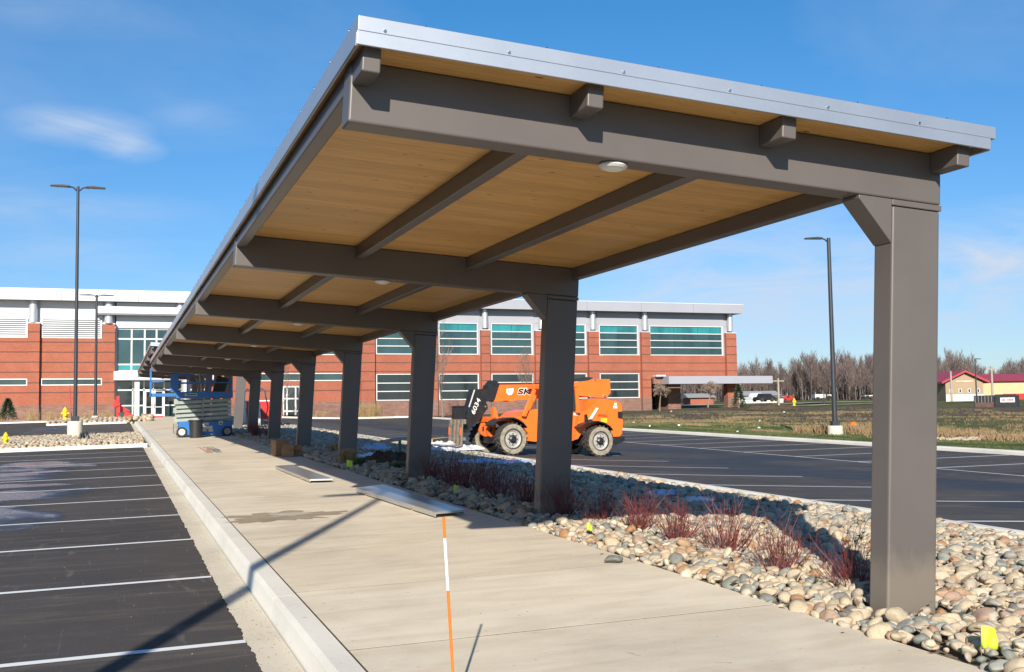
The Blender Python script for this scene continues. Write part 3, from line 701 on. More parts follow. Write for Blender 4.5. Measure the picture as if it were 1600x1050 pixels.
# ------------------------------------------------------------ canopy
TAU = .0623; XC = 5.2123; DC = .207
def canopy(label, ys, dx, dz, gap0, gap1, full=True):
    root = empty('carport_canopy', (XC + dx, ys[0], 0)); tag(root, label, 'carport', 'cantilevered carport canopies over the walk')
    tilt = Matrix.Translation((0, 0, dz)) @ Matrix.Rotation(TAU, 4, 'Y')     # local u to the right (falling), w up
    def P_(mb, m, name, bevel=0, seg=2, kind=None, lab=None):
        mb.v = [tuple(tilt @ Vector(v)) for v in mb.v]; o = mb.build(name, m, root, bevel, seg)
        if kind: o['kind'] = kind
        if lab: o['label'] = lab
        return o
    L0, TOP = -4.10, 3.455
    ye = ys[-1] - ys[0]; fo, bo = gap0, ye + DC + gap1
    col0 = beam0 = cap0 = None
    for i, y in enumerate(ys):
        yy = y - ys[0]
        if col0 is None:
            b = MB(); b.box(0, .437, 0, DC, -1.6 - dz, 3.01); col0 = P_(b, M['brown'], 'column', .022, 4)
            b = MB(); b.prism([(-.30, 3.06), (-.30, 3.035), (-.004, 2.73), (-.004, 3.06)], .004, DC - .004); hau = P_(b, M['brown'], 'haunch', .006, 2)
            b = MB(); b.box(L0, .445, -.002, DC + .002, 3.062, TOP - .002); beam0 = P_(b, M['brown'], 'beam', .02, 4)
            b = MB(); b.box(-.008, .447, -.008, DC + .008, 3.012, 3.058); cap0 = P_(b, M['brown'], 'weld_band', .008, 2)
            b = MB(); b.lathe([(.095, 3.058), (.10, 3.045), (.085, 3.030), (.06, 3.026)], (-2.24, DC * .6, 0), 'z', 28); tr = P_(b, M['ptrim'], 'downlight'); 
            b = MB(); b.lathe([(.062, 3.027), (.055, 3.020)], (-2.24, DC * .6, 0), 'z', 24); le = P_(b, M['lens'], 'lens'); le.parent = tr
            protos = [col0, hau, beam0, cap0, tr]
        else:
            for p in protos:
                c = copy_tree(p, root); c.location = (0, yy, 0)
    us = [(-4.09, -3.975), (-2.63, -2.515), (-1.17, -1.055), (.335, .448)]
    bays = [(fo + .08, -.002)] + [(ys[i] - ys[0] + DC + .003, ys[i + 1] - ys[0] - .003) for i in range(len(ys) - 1)] + [(ye + DC + .003, bo - .08)]
    for k, (a, b_) in enumerate(us):
        for j, (s, e) in enumerate(bays):
            mb = MB(); mb.box(a, b_, s, e, 3.295, TOP - .004); P_(mb, M['brown'], 'purlin', .012, 2)
    # soffit boards
    wd = .1405; n = int((bo - fo - .06) / wd); proto = None
    for i in range(n):
        if proto is None:
            mb = MB(); mb.box(L0 - .023, .50, fo + .03 + .002, fo + .03 + wd - .002, TOP, TOP + .035); proto = P_(mb, M['wood'], 'deck_board', .0015, 1)
        else:
            c = proto.copy(); COL.objects.link(c); c.location = (0, wd * i, 0)
    mb = MB(); mb.box(L0 - .02, .54, fo + .02, bo - .02, TOP + .038, TOP + .10); P_(mb, M['flash'], 'roof_panel')
    # fascia: lower and upper folded flashings on each side
    def fascia(name, x0, x1, y0, y1, z0, z1): mb = MB(); mb.box(x0, x1, y0, y1, z0, z1); return P_(mb, M['flash'], name, .004, 1)
    segs = [(L0 - .045 + i * 1.54, L0 - .045 + (i + 1) * 1.54 - .003) for i in range(3)]
    fascia('drip_edge', L0 - .045, .565, fo - .006, fo + .016, TOP - .034, TOP + .050)
    fascia('fascia', L0 - .040, .62, fo + .004, fo + .020, TOP + .054, TOP + .145)
    fascia('drip_edge', L0 - .047, L0 - .025, fo + .019, bo, TOP - .034, TOP + .050)
    fascia('fascia', L0 - .041, L0 - .030, fo + .022, bo, TOP + .054, TOP + .145)
    fascia('drip_edge', .565, .585, fo + .02, bo, TOP - .034, TOP + .050); fascia('fascia', .60, .62, fo + .022, bo, TOP + .054, TOP + .145)
    mb = MB(); mb.box(L0 - .026, .60, fo + .021, bo - .001, TOP + .101, TOP + .140); P_(mb, M['flash'], 'roof_cover')
    mb = MB(); mb.box(L0 - .05, L0 - .044, fo + .015, bo, TOP - .040, TOP - .034); P_(mb, M['brown'], 'shadow_gap')
    mb = MB()
    if full:
        x = L0 + .12
        while x < .6: mb.lathe([(.009, -.0), (.011, -.006), (.006, -.014)], (x, fo + .004, TOP + .075), 'y', 6); mb.lathe([(.007, 0), (.008, .003), (.004, .007)], (x + .25, fo + .012, TOP + .145), 'z', 6); x += .78
        y = fo + .3
        while y < 30: mb.lathe([(.009, 0), (.011, .006), (.005, .014)], (L0 - .036, y, TOP + .145), 'z', 6); y += .62
        P_(mb, M['chrome'], 'fastener', 0, 2, 'stuff')
    return root
canopy('long near carport with brown steel posts and beams under a thin timber soffit roof', [Y1 + S * i for i in range(7)], 0, 0, -.37, .45)
canopy('second carport stepped higher beyond the blue lift, close to the glazed entrance', [54.1 + S * i for i in range(6)], .17, 1.10, -.37, .45, False)

# ------------------------------------------------------------ school building, facade in the plane Y = 114
FY = 114.04
def fx(px, py=560): return atY(px, py, FY).x
Z0, ZW, ZB, ZC, ZT = 1.17, 4.02, 10.5, 12.75, 13.75
JOINTS = [3.75 - .0, 4.7, 5.75, 6.72, 7.72, 8.7, 9.66]
bld = empty('school_building', (0, FY, 0)); tag(bld, 'long two storey brick school building with teal windows and a silver roof band', 'building')
def bp(name, m, x0, x1, y0, y1, z0, z1, parent=None, bevel=0):
    mb = MB(); mb.box(x0, x1, y0 - (0), y1, z0, z1); o = mb.build(name, m, parent or bld); 
    if parent is None: o.location.y = 0
    return o
DZb = 0
def bpart(name, m, x0, x1, d0, d1, z0, z1, parent=None):
    """d0/d1: distance in front of (negative) or behind (positive) the facade plane; the building Empty stands in that plane"""
    mb = MB(); mb.box(x0, x1, d0, d1, z0, z1); return mb.build(name, m, parent or bld)
def window(x0, x1, z0, z1, rows, cols, top_teal=True, dep=.10, mt='glass', glass_top='teal', fr=.105):
    w_ = bpart('window', M[mt], x0, x1, dep + .03, dep + .05, z0, z1)
    b = MB(); b.box(x0 - fr, x1 + fr, -.06, dep + .02, z1, z1 + fr); b.box(x0 - fr, x1 + fr, -.06, dep + .02, z0 - fr, z0); b.box(x0 - fr, x0, -.05, dep + .02, z0, z1); b.box(x1, x1 + fr, -.05, dep + .02, z0, z1)
    b.build('frame', M['frame'], w_)
    h = (z1 - z0) / rows; cw = (x1 - x0) / cols; fs = MB(); gm = []
    for i in range(rows):
        if i > 0: bpart('mullion', M['frame'], x0, x1, -.02, dep + .028, z0 + h * i - .05, z0 + h * i + .05, w_)
        for j in range(cols):
            mm = M[glass_top] if (top_teal and i == rows - 1) else M[mt]
            bpart('pane', mm, x0 + cw * j + .03, x0 + cw * (j + 1) - .03, dep - .01, dep + .028, z0 + h * i + (.05 if i else .0), z0 + h * (i + 1) - (.05 if i < rows - 1 else 0), w_)
    return w_
XL, XR = -55.0, fx(1149.5, 600)
# brick field, split where openings are
def brick_panel(x0, x1, z0, z1, d=0.0, name='wall', m='brick', deep=.5):
    w_ = bpart(name, M[m], x0, x1, d, d + deep, z0, z1)
    if m == 'brick':
        for j in JOINTS:
            if z0 + .05 < j < z1 - .05: bpart('joint_band', M['joint'], x0, x1, d - .012, d + .02, j - .05, j + .05, w_)
    return w_
def pier(x0, x1, z1=ZB, d=-.45):
    brick_panel(x0, x1, 2.55, z1, d, 'pier', 'brick', .95); bpart('pier_base', M['dark_brick'], x0 - .02, x1 + .02, d - .02, d + .93, .3, 2.55)
    bpart('pier_cap', M['whitepanel'], x0 - .03, x1 + .03, d - .03, .48, z1, z1 + .10)
def scol(xc, r=.36):
    mb = MB(); mb.lathe([(r, ZB + .1), (r, ZC)], (xc, -.12 - .1, 0), 'z', 20); o = mb.build('round_column', M['steelcol'], bld, smooth=True)
# upper panel band and parapet across everything
def band(x0, x1, m):
    bpart('upper_wall', M[m], x0, x1, .20, .9, 9.9, ZC)
    n = max(1, int((x1 - x0) / 7)); jb = MB()
    for k in range(1, 3): jb.box(x0, x1, .185, .21, 10.5 + k * .75, 10.5 + k * .75 + .03)
    for k in range(1, n): xx = x0 + (x1 - x0) * k / n; jb.box(xx, xx + .03, .183, .21, 10.5, ZC)
    o = jb.build('panel_seam', M['recess'], bld)
xsplit = fx(330)
band(XL, fx(179), 'whitepanel'); band(fx(565), XR - .9, 'greypanel')
for a, b_, m in ((XL, xsplit, 'whitepanel'), (xsplit, XR + .05 + .6, 'greypanel')):
    n = int((b_ - a) / 6.5)
    for k in range(n):
        x0, x1 = a + (b_ - a) * k / n, a + (b_ - a) * (k + 1) / n - .03
        bpart('parapet_panel', M[m], x0, x1, -1.25, -1.15, ZC - .02, ZT + .02)
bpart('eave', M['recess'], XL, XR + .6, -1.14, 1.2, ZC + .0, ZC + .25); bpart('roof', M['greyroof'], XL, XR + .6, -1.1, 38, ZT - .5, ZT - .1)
bpart('roof_edge', M['whitepanel'], XL, XR + .62, -1.27, -1.10, ZT + .025, ZT + .12)
# left wing
p1, p2 = (fx(43.6), fx(62)), (fx(160), fx(179.4)); win_w = [(fx(-140), fx(42)), (fx(65), fx(158.5))]
pier(*p1); pier(*p2); pier(fx(-170), fx(-150)); scol(sum(p1) / 2 - .1, .40); 
for (a, b_) in ((fx(-148), p1[0]), (p1[1], p2[0])):
    z_a, z_b = 4.42, 5.12
    brick_panel(a, b_, 2.55, z_a); brick_panel(a, b_, z_b, 9.15)
    bpart('wall_base', M['dark_brick'], a, b_, -.03, .5, .3, 2.55)
    window(a + .25, b_ - .12, z_a + .12, z_b - .1, 1, 4, False, .1, 'glass')
    # louvre panel with single blades
    lv = bpart('louvre', M['recess'], a + .15, b_ - .1, .12, .3, 9.15, 11.0)
    fr = MB(); fr.box(a + .1, b_ - .05, -.04, .3, 9.1, 9.24); fr.box(a + .1, b_ - .05, -.04, .3, 10.92, 11.0); fr.box(b_ - .22, b_ - .06, -.04, .3, 9.24, 10.92); fr.box(a + .1, a + .24, -.04, .3, 9.24, 10.92); fr.build('frame', M['frame'], lv)
    for k in range(8):
        zz = 9.30 + k * .205; bl = MB(); bl.box(a + .24, b_ - .22, -.01, .12, zz, zz + .11); bl.build('blade', M['whitepanel'], lv)
    bpart('upper_wall', M['whitepanel'], a, b_, .1, .5, 11.0, ZC)
brick_panel(XL, fx(-170), .3, 9.9)
# glazed entrance bay
gx0, gx1 = fx(181), fx(330)
cols_x = [gx0 + (gx1 - gx0) * k / 6 for k in range(7)]; cols_x = [fx(181), fx(205.5), fx(226), fx(244.5), fx(263), fx(290), fx(310), fx(330)]
ent = bpart('entrance_glazing', M['darkglass'], gx0, gx1, .45, .55, .3, 10.2)
def erow(z0, z1, m):
    for a, b_ in zip(cols_x[:-1], cols_x[1:]): bpart('pane', M[m], a + .09, b_ - .09, .36, .43, z0 + .07, z1 - .07, ent)
erow(9.1, 10.1, 'glass'); erow(6.55, 9.1, 'glass'); erow(5.85 + .0, 6.5, 'teal')
fr = MB()
for a in cols_x: fr.box(a - .08, a + .08, .30, .46, 5.8, 10.2)
for z in (5.85, 6.52, 9.1, 10.12): fr.box(gx0, gx1, .31, .45, z - .08, z + .08)
fr.build('frame', M['frame'], ent)
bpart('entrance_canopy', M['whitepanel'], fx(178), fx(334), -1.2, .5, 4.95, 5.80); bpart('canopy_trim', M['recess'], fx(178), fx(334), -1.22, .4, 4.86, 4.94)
lowx = [fx(181), fx(208), fx(225.5), fx(240), fx(257), fx(284), fx(310), fx(330)]
for k, (a, b_) in enumerate(zip(lowx[:-1], lowx[1:])):
    bpart('pane', M['glass'], a + .08, b_ - .08, .33, .43, 4.0, 4.82, ent)
    if k in (2, 3):
        d_ = bpart('door', M['frame'], a + .03, b_ - .03, .24, .32, 1.2, 3.92, ent)
    else:
        bpart('pane', M['darkglass'], a + .08, b_ - .08, .33, .43, 2.45, 3.88, ent); bpart('pane', M['glass'], a + .08, b_ - .08, .33, .43, 1.25, 2.32, ent)
for k in (2, 3):
    a, b_ = lowx[k], lowx[k + 1]; bpart('door_pane', M['darkglass'], a + .22, b_ - .2, .205, .235, 2.28, 3.75, ent); bpart('door_pane', M['darkglass'], a + .22, b_ - .2, .205, .235, 1.5, 2.18, ent)
    bpart('door_handle', M['steel'], (b_ - .14 if k == 2 else a + .10), (b_ - .10 if k == 2 else a + .14), .14, .235, 2.1, 2.6, ent)
fr = MB()
for a in lowx: fr.box(a - .07, a + .07, .22, .45, 1.17, 4.86)
for z in (3.94, ): fr.box(gx0, gx1, .22, .45, z - .07, z + .07)
fr.box(gx0, lowx[2], .25, .45, 2.32, 2.45); fr.box(lowx[4], gx1, .25, .45, 2.32, 2.45); fr.build('frame', M['frame'], ent)
bpart('upper_wall', M['whitepanel'], fx(181), fx(334), .1, .6, 10.2, ZC)
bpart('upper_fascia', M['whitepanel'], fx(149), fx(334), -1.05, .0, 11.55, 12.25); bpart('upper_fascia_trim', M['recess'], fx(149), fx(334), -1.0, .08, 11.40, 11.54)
for a, za, zb in ((fx(169.5), 10.6, 11.4), (fx(169.5), 12.25, 12.74), (fx(281), 12.25, 12.74)):
    mb = MB(); mb.lathe([(.40, za), (.40, zb)], (a, -.4, 0), 'z', 20); o = mb.build('round_column', M['steelcol'], bld, smooth=True)
# centre wing and right wing: bays from pixel columns measured on the facade
brick_panel(fx(330), fx(563), 2.55, 4.85 - .1); brick_panel(fx(330), fx(563), 5.62, 7.50); bpart('wall_base', M['dark_brick'], fx(330), fx(563), -.03, .5, .3, 2.55)
window(fx(400), fx(565) - .2, 4.86, 5.50, 1, 6, False, .1, 'glass'); window(fx(420), fx(565) - .15, 7.62, 10.0, 3, 4, True)
brick_panel(fx(330), fx(400) - .15, 4.75, 5.62); brick_panel(fx(330), fx(420) - .15, 7.5, 9.9)
bpart('upper_wall', M['greypanel'], fx(330), fx(566), .1, .5, 10.13, ZC)
vest = bpart('vestibule_glazing', M['darkglass'], fx(441), fx(466), -.7, -.62, 1.17, 4.1)
fr = MB()
for px in (441, 446.5, 460, 466): a = fx(px); fr.box(a - .08, a + .08, -.8, -.6, 1.17, 4.15)
for z in (4.15, 2.9, 1.6): fr.box(fx(441), fx(466), -.81, -.6, z - .08, z + .08)
fr.build('frame', M['frame'], vest)
UP = [(587, 640), (685, 747.5), (767, 832.5), (858, 916), (936, 998), (1015, 1130)]
PI = [(563, 584.5), (663, 682), (750.5, 764), (835, 856), (918, 934), (1000.5, 1014), (1132.5, 1149.5)]
for k, (a, b_) in enumerate(PI):
    z = ZB - (.12 if k else 0)
    if k < 6: pier(fx(a), fx(b_), 10.35); scol((fx(a) + fx(b_)) / 2, .34)
pier(fx(1132.5), XR, 10.35); scol((fx(1132.5) + XR) / 2, .34)
UP[0] = (587, 661)
for k, (a, b_) in enumerate(UP):
    x0, x1 = fx(a), fx(b_); l, r_ = fx(PI[k][1]), fx(PI[k + 1][0])
    window(x0 + .14, x1 - .14, 7.72, 11.10 if k else 11.0, 4, 3 if k == 5 else 2, True, .1, 'glass')
    low = k < 5
    brick_panel(l, r_, 5.55 if low else 5.0, 7.58)
    if low:
        window(x0 + .14, x1 - .10, 2.68, 5.40, 3, 2, False, .1, 'darkglass')
        bpart('wall_base', M['dark_brick'], l, r_, -.03, .5, .3, 2.54)
    bpart('upper_wall', M['greypanel'], l, r_, .1, .5, 11.24, ZC)
    if low:
        for q0, q1 in ((l, x0), (x1, r_)):
            if q1 - q0 > .05: bpart('wall', M['brick'], q0, q1 , .02, .5, 2.54, 5.55)
    for q0, q1 in ((l, x0), (x1, r_)):
        if q1 - q0 > .05: bpart('wall', M['greypanel'], q0, q1, .04, .5, 7.58, 11.24)
# side of the building and the covered right corner
brick_panel(fx(1017), XR, 4.9, 5.0)
bpart('end_wall', M['brick'], XR - .5, XR - .02, .55, 37, 4.9, ZC); bpart('rear_wall', M['brick'], XL, fx(1060), 37, 37.5, 0, ZC)
bpart('porch_soffit', M['ptrim'], fx(1015), XR - .5, .55, 20, 4.80, 4.9)
po = bpart('porch_glazing', M['glass'], fx(1020, 600), fx(1058, 600), 5.5, 5.6, .8, 4.8)
for k in range(4): x0 = fx(1020, 600); x1 = fx(1058, 600); bpart('pane', M['darkglass' if k < 2 else 'glass'], x0 + .1, (x0 + x1) / 2 - .05, 5.42, 5.48, .9 + k, 1.8 + k, po); bpart('pane', M['darkglass' if k < 2 else 'glass'], (x0 + x1) / 2 + .05, x1 - .1, 5.42, 5.48, .9 + k, 1.8 + k, po)
bpart('porch_wall', M['dark_brick'], fx(1056, 600), fx(1076, 600), 2.0, 18, .3, 4.8)
bpart('porch_side_wall', M['dark_brick'], fx(1000), fx(1016), .5, 20, .3, 4.9)
bpart('porch_canopy', M['greypanel'], fx(1029, 585), fx(1189, 585), -2.5, -.5, 4.15, 5.05); bpart('porch_canopy', M['dark_brick'], fx(1016, 585), fx(1029, 585), -.9, -.5, 4.2, 5.0)
bpart('porch_canopy_lid', M['whitepanel'], fx(1016, 585), fx(1031, 585), -1.5, -.5, 5.05, 5.25)
rt = MB(); rt.box(fx(1023), fx(1041), 6, 8, ZT, ZT + .5); rt.build('roof_bundle', M['yellow'], bld)
mb = MB(); xx = fx(1040); mb.tube([(xx, 6.5, ZT - .1), (xx + .5, 6.5, ZT + .8)], .06); mb.box(fx(1027), fx(1040), 6.2, 7.8, ZT + .5, ZT + .66); mb.build('roof_bundle_cover', M['lime'], bld)
# brick entrance pier carrying a round column
ep = empty('entrance_pier', (0, 0, 0)); tag(ep, 'low brick pier carrying a silver round column beside the entrance doors', 'pier')
px0, px1 = atY(274, 640, 108).x, atY(296, 640, 108).x
part('pier_base', M['dark_brick'], ep, [(px0, px1, 108, 109.4, 1.0, 2.55)]); part('pier_cap', M['brick'], ep, [(px0 - .1, px1 + .1, 107.9, 109.5, 2.55, 2.85)])
mb = MB(); mb.lathe([(.42, 2.85), (.42, 5.2)], (px0 + 1.0, 108.7, 0), 'z', 20); o = mb.build('round_column', M['steelcol'], ep, smooth=True)

# ------------------------------------------------------------ telescopic handler
TP = Vector((10.62, 29.07, 0)); TP.z = G(TP.x, TP.y) + .0
TRZ, TRY = radians(8), radians(.0)
def trear(pitch):
    return Matrix.Translation(TP) @ Matrix.Rotation(TRZ, 4, 'Z') @ Matrix.Rotation(pitch, 4, 'Y')
TM = trear(0)
def tl(px, py, yl):
    Mi = TM.inverted(); o = Mi @ CAM; r = Mi.to_3x3() @ ray(px, py); t = (yl - o.y) / r.y; p = o + r * t; return (p.x, p.z)
WB = tl(934, 690, 0)[0]
pr = TM @ Vector((WB, 0, 0)); TRY = atan2(TP.z - G(pr.x, pr.y), WB); TM = trear(TRY); WB = tl(934, 690, 0)[0]
tele = empty('telescopic_handler'); tele.matrix_world = TM
tag(tele, 'orange telescopic forklift with black boom head numbered 6034 parked on the right lot', 'forklift')
def tpoly(name, m, pts, y0, y1, bevel=.01, par=None):
    b = MB(); b.prism([tl(x, y, y0) for x, y in pts], y0, y1); return b.build(name, m, par or tele, bevel, 2)
RW = .465
def wheel(x, y, near):
    s = -1 if near else 1
    rt = MB(); w2 = .17
    rt.lathe([(.27, -w2), (.36, -w2 - .01), (.43, -w2 + .02), (RW - .015, -w2 * .6), (RW - .012, w2 * .6), (.43, w2 - .02), (.36, w2 + .01), (.27, w2), (.27, -w2)], (x, y, RW), 'y', 40, False)
    ty = rt.build('tyre', M['tyre'], tele, smooth=True)
    sw_ = MB(); 
    for q in (-1, 1): sw_.lathe([(.425, q * (w2 + .004)), (.33, q * (w2 + .016)), (.30, q * (w2 + .010))] if q > 0 else [(.30, q * (w2 + .010)), (.33, q * (w2 + .016)), (.425, q * (w2 + .004))], (x, y, RW), 'y', 40, False)
    sw_.build('sidewall', M['sidewall'], ty, smooth=True)
    lg = MB()
    for k in range(20):
        for q in (-1, 1):
            a = 2 * pi * (k + (.5 if q > 0 else 0)) / 20
            mt = Matrix.Translation((x, y, RW)) @ Matrix.Rotation(a, 4, 'Y') @ Matrix.Translation((0, q * .085, RW - .02)) @ Matrix.Rotation(q * .5, 4, 'Z'); lg.box(-.026, .026, -.095, .095, -.02, .03, mt)
    o = lg.build('tread_lugs', M['tyre'], ty); o['kind'] = 'stuff'
    rm = MB(); rm.lathe([(.26, s * w2 * .9), (.25, s * (w2 - .02)), (.205, s * (w2 - .07)), (.19, s * (w2 - .05)), (.12, s * (w2 - .045))][::(1 if s > 0 else -1)], (x, y, RW), 'y', 32, False); r_ = rm.build('rim', M['rim'], tele, smooth=True)
    hb = MB(); hb.lathe([(.12, s * (w2 - .06)), (.115, s * w2), (.07, s * (w2 + .03))][::(1 if s > 0 else -1)], (x, y, RW), 'y', 12); hb.build('hub', M['black'], tele)
    bl = MB()
    for k in range(8): a = 2 * pi * k / 8; bl.lathe([(.014, s * (w2 - .05)), (.014, s * (w2 - .015))][::(1 if s > 0 else -1)], (x + .155 * cos(a), y, RW + .155 * sin(a)), 'y', 6)
    bl.build('wheel_nuts', M['black'], r_)['kind'] = 'stuff'
TRK = 1.62
for x in (0, WB):
    wheel(x, 0, True); wheel(x, TRK, False)
part('axle', M['black'], tele, [(-.10, .10, .1, TRK - .1, RW - .1, RW + .1)]); part('axle', M['black'], tele, [(WB - .10, WB + .10, .1, TRK - .1, RW - .1, RW + .1)])
part('chassis', M['black'], tele, [(-.25, WB + .3, .42, 1.25, .32, .62)])
tpoly('body', M['orange'], [(776, 651), (815, 652), (824, 643), (836, 640), (891, 637), (897, 638), (905, 646), (912, 644), (921, 638), (933, 627), (938, 623), (950, 623), (958, 628), (961, 625.5), (967, 627.5), (972.5, 633.5), (972.8, 655), (972, 662), (973, 678), (968, 682.5), (958, 683), (955, 672), (948, 664), (938, 660), (925, 662), (915, 668), (908, 676), (904, 686), (890, 690), (836, 690), (822.5, 689), (818, 668), (808, 658), (790, 656), (776, 660)], .12, 1.50, .025)
tpoly('front_plate', M['orange_d'], [(749, 672), (753, 661), (763, 659), (765, 664), (765, 676), (762, 682), (757, 682), (750, 677)], .95, 1.05, .008)
tpoly('front_plate', M['orange_d'], [(761, 672), (763, 662), (772, 658), (775, 664), (774, 677), (768, 683), (763, 681)], .45, .55, .008)
for c in ((755, 670, .93), (767, 671, .43)):
    x, z = tl(c[0], c[1], c[2]); part('slot', M['black'], tele, [(x - .02, x + .02, c[2] - .0, c[2] + .03, z - .07, z + .07)])
tpoly('front_post', M['orange'], [(771, 636), (774, 636), (779, 652), (779, 662), (769, 662), (771, 650)], .55, .70, .006)
def fender(name, pts, th, y0, y1):
    up = [tl(x, y, y0) for x, y in pts]; n = len(up); lo = [(x, z - th) for x, z in up]
    b = MB(); b.prism(up + lo[::-1], y0, y1); b.build(name, M['black'], tele)
fender('fender', [(771, 664), (776, 658), (784, 654), (793, 652), (803, 652), (811, 655), (818, 660), (824, 667)], .035, -.22, .30)
fender('fender', [(727, 662), (735, 655), (748, 652), (760, 652), (768, 656)], .035, 1.35, 1.85)
fender('fender', [(906, 667), (914, 662), (924, 658.5), (935, 657.5), (945, 660), (953, 665), (958, 671)], .035, -.22, .30)
# cab
tpoly('cab_post', M['orange'], [(816, 650), (822, 651), (838, 610), (834, 607)], -.02, .05, .006)
tpoly('cab_post', M['orange'], [(898.7, 600), (903, 600), (907, 645), (901, 645)], -.02, .05, .006)
tpoly('cab_post', M['orange'], [(820, 650), (826, 651), (842, 610), (838, 607)], .68, .75, .006)
tpoly('cab_roof', M['orange'], [(846, 602), (904, 600), (904, 604.5), (846, 607)], -.04, .78, .012)
tpoly('cab_interior', M['black'], [(842, 640), (858, 640), (858, 622), (866, 622), (870, 640), (896, 640), (896, 650), (842, 650)], .2, .6, .01)
tpoly('cab_glass', M['darkglass'], [(884, 609), (897.5, 608), (900, 640), (884, 642)], .02, .03, 0)
tpoly('rocker_panel', M['orange_d'], [(893, 689), (897, 688), (904, 652), (902, 650)], .085, .118, 0)
# boom, gooseneck, lift cylinders
tpoly('boom', M['orange'], [(779, 601), (837, 600.5), (890, 598), (913, 596), (930, 592), (953.5, 592.5), (954.5, 615.5), (950, 616), (950, 622), (936, 622), (930, 620), (915, 620), (905, 617), (890, 618), (837, 623), (806, 624), (802, 628), (796, 628), (792, 624.5), (779, 628), (772, 628), (773, 616)], .95, 1.30, .02)
tpoly('boom_head', M['black'], [(741, 608), (764, 608), (764, 602), (769, 599), (771, 594), (776, 595), (781, 600), (777, 612), (773, 625), (765, 627), (758, 627), (762, 633), (762.5, 638), (758, 644), (749, 655), (741, 664), (734, 672), (729, 676), (725, 672), (725, 662), (733, 640)], .93, 1.32, .015)
tpoly('boom_head_pin', M['chrome'], [(757.5, 634), (760, 634), (760, 636.5), (757.5, 636.5)], .905, .929, 0)
tpoly('sticker_strip', M['ptrim'], [(740.5, 609), (742.5, 609), (734, 636), (732, 636)], .918, .926, 0)
tpoly('boom_hose', M['hose'], [(780, 600), (835, 599), (892, 592.5), (917, 589), (927, 590), (921, 594), (893, 597), (836, 600.5), (780, 601)], 1.0, 1.08, 0)
mb = MB()
for (a, b_) in (((905, 643), (922, 623)), ((909, 644), (924, 626))):
    p, q = tl(*a, .9), tl(*b_, .9); mb.tube([(p[0], .9, p[1]), (q[0], .9, q[1])], .035, 10)
mb.build('lift_cylinder', M['black'], tele)
mb = MB(); p, q = tl(918, 628, .86), tl(925, 619.5, .86); mb.tube([(p[0], .86, p[1]), (q[0], .86, q[1])], .028, 10); mb.build('cylinder_rod', M['chrome'], tele)
mb = MB(); x, z = tl(945, 618.5, .92); mb.lathe([(.045, .90), (.045, .95)], (x, 0, z), 'y', 14); x, z = tl(924, 620, .92); mb.lathe([(.03, .88), (.03, .95)], (x, 0, z), 'y', 12); x, z = tl(930, 593, .92); mb.lathe([(.03, .90), (.03, .95)], (x, 0, z), 'y', 12); mb.build('pivot_pin', M['chrome'], tele)
tpoly('exhaust_guard', M['white'], [(921, 655), (925, 655), (935.5, 638), (933, 637)], .07, .118, .004)
tpoly('exhaust_stub', M['black'], [(915, 660), (915, 648), (917.5, 647), (919, 656), (926, 656), (926, 660)], .04, .118, 0)
tpoly('counterweight', M['black'], [(957, 682), (976, 682.5), (976.5, 689), (963, 695), (957, 695)], .15, 1.45, .01)
tpoly('tail_lamp', M['black'], [(967, 643), (972.5, 643), (973, 653), (967, 652)], .05, .118, .004)
tpoly('warning_label', M['yellow'], [(939, 653.5), (948.5, 653.5), (948.5, 660.5), (939, 660.5)], .108, .119, 0)
tpoly('label', M['white'], [(958.5, 634), (964.5, 634), (964.5, 638), (958.5, 638)], .108, .119, 0); tpoly('label', M['white'], [(896.5, 645.5), (903, 645.5), (903, 649), (896.5, 649)], .108, .119, 0)
tpoly('label', M['white'], [(960, 629.5), (963.5, 629.5), (963.5, 633), (960, 633)], .108, .119, 0)
def ttext(name, s, m, px, py, yl, size, rotd=0, shear=.2, bold=.004, sx=1.1):
    x, z = tl(px, py, yl); mw = Matrix.Translation((x, yl, z)) @ Matrix.Rotation(radians(-rotd), 4, 'Y') @ UP_X; return text_obj(name, s, m, tele, mw, size, .003, shear, bold, sx)
ttext('boom_lettering_outline', 'SK', M['white'], 818.5, 612.2, .946, .27, 2, .2, .016, 1.5); ttext('boom_lettering', 'SK', M['black'], 818.5, 612.2, .935, .235, 2, .2, .006, 1.72)
ttext('model_number', '6034', M['white'], 743.6, 635.3, .915, .19, 66, .12, .002, 1.3)
ttext('fleet_number', '4P48326', M['red'], 941.5, 649.7, .112, .105, 0, 0, .003, .95)
tpoly('shield_logo', M['white'], [(791.5, 607.5), (802.5, 606.5), (802, 613), (799, 617), (795, 617.5), (791.5, 614)], .938, .949, 0)
tpoly('shield_logo_mark', M['greyroof'], [(794, 608.5), (796.5, 608), (796, 614), (797, 616), (794.5, 614.5)], .932, .937, 0)
# fork carriage
cx_, cz_ = tl(716, 660, 1.1)
par_ = empty('fork_carriage', (cx_, 1.1, 0)); par_.parent = tele
def cpart(name, m, boxes, bevel=0): return part(name, m, par_, boxes, bevel)
zt_ = tl(716, 634, 1.1)[1]; zm = tl(716, 656, 1.1)[1]; zb_ = tl(716, 697, 1.1)[1]
cpart('backrest', M['black'], [(-.02, .02, -.42, -.38, zm, zt_), (-.02, .02, .38, .42, zm, zt_), (-.02, .02, -.42, .42, zt_ - .04, zt_), (-.02, .02, -.42, .42, zm, zm + .05)] + [(-.012, .012, -.36 + .08 * k, -.33 + .08 * k, zm, zt_) for k in range(10)])
cpart('carriage_plate', M['rust'], [(-.04, .04, -.45, .45, zm - .12, zm + .02), (-.04, .04, -.45, .45, zb_ + .18, zb_ + .26), (-.03, .03, -.2, .2, zb_ + .2, zm)])
for q in (-.38, -.12, .12, .38): cpart('fork_shank', M['rust'], [(-.10, -.045, q - .05, q + .05, zb_, zm)])
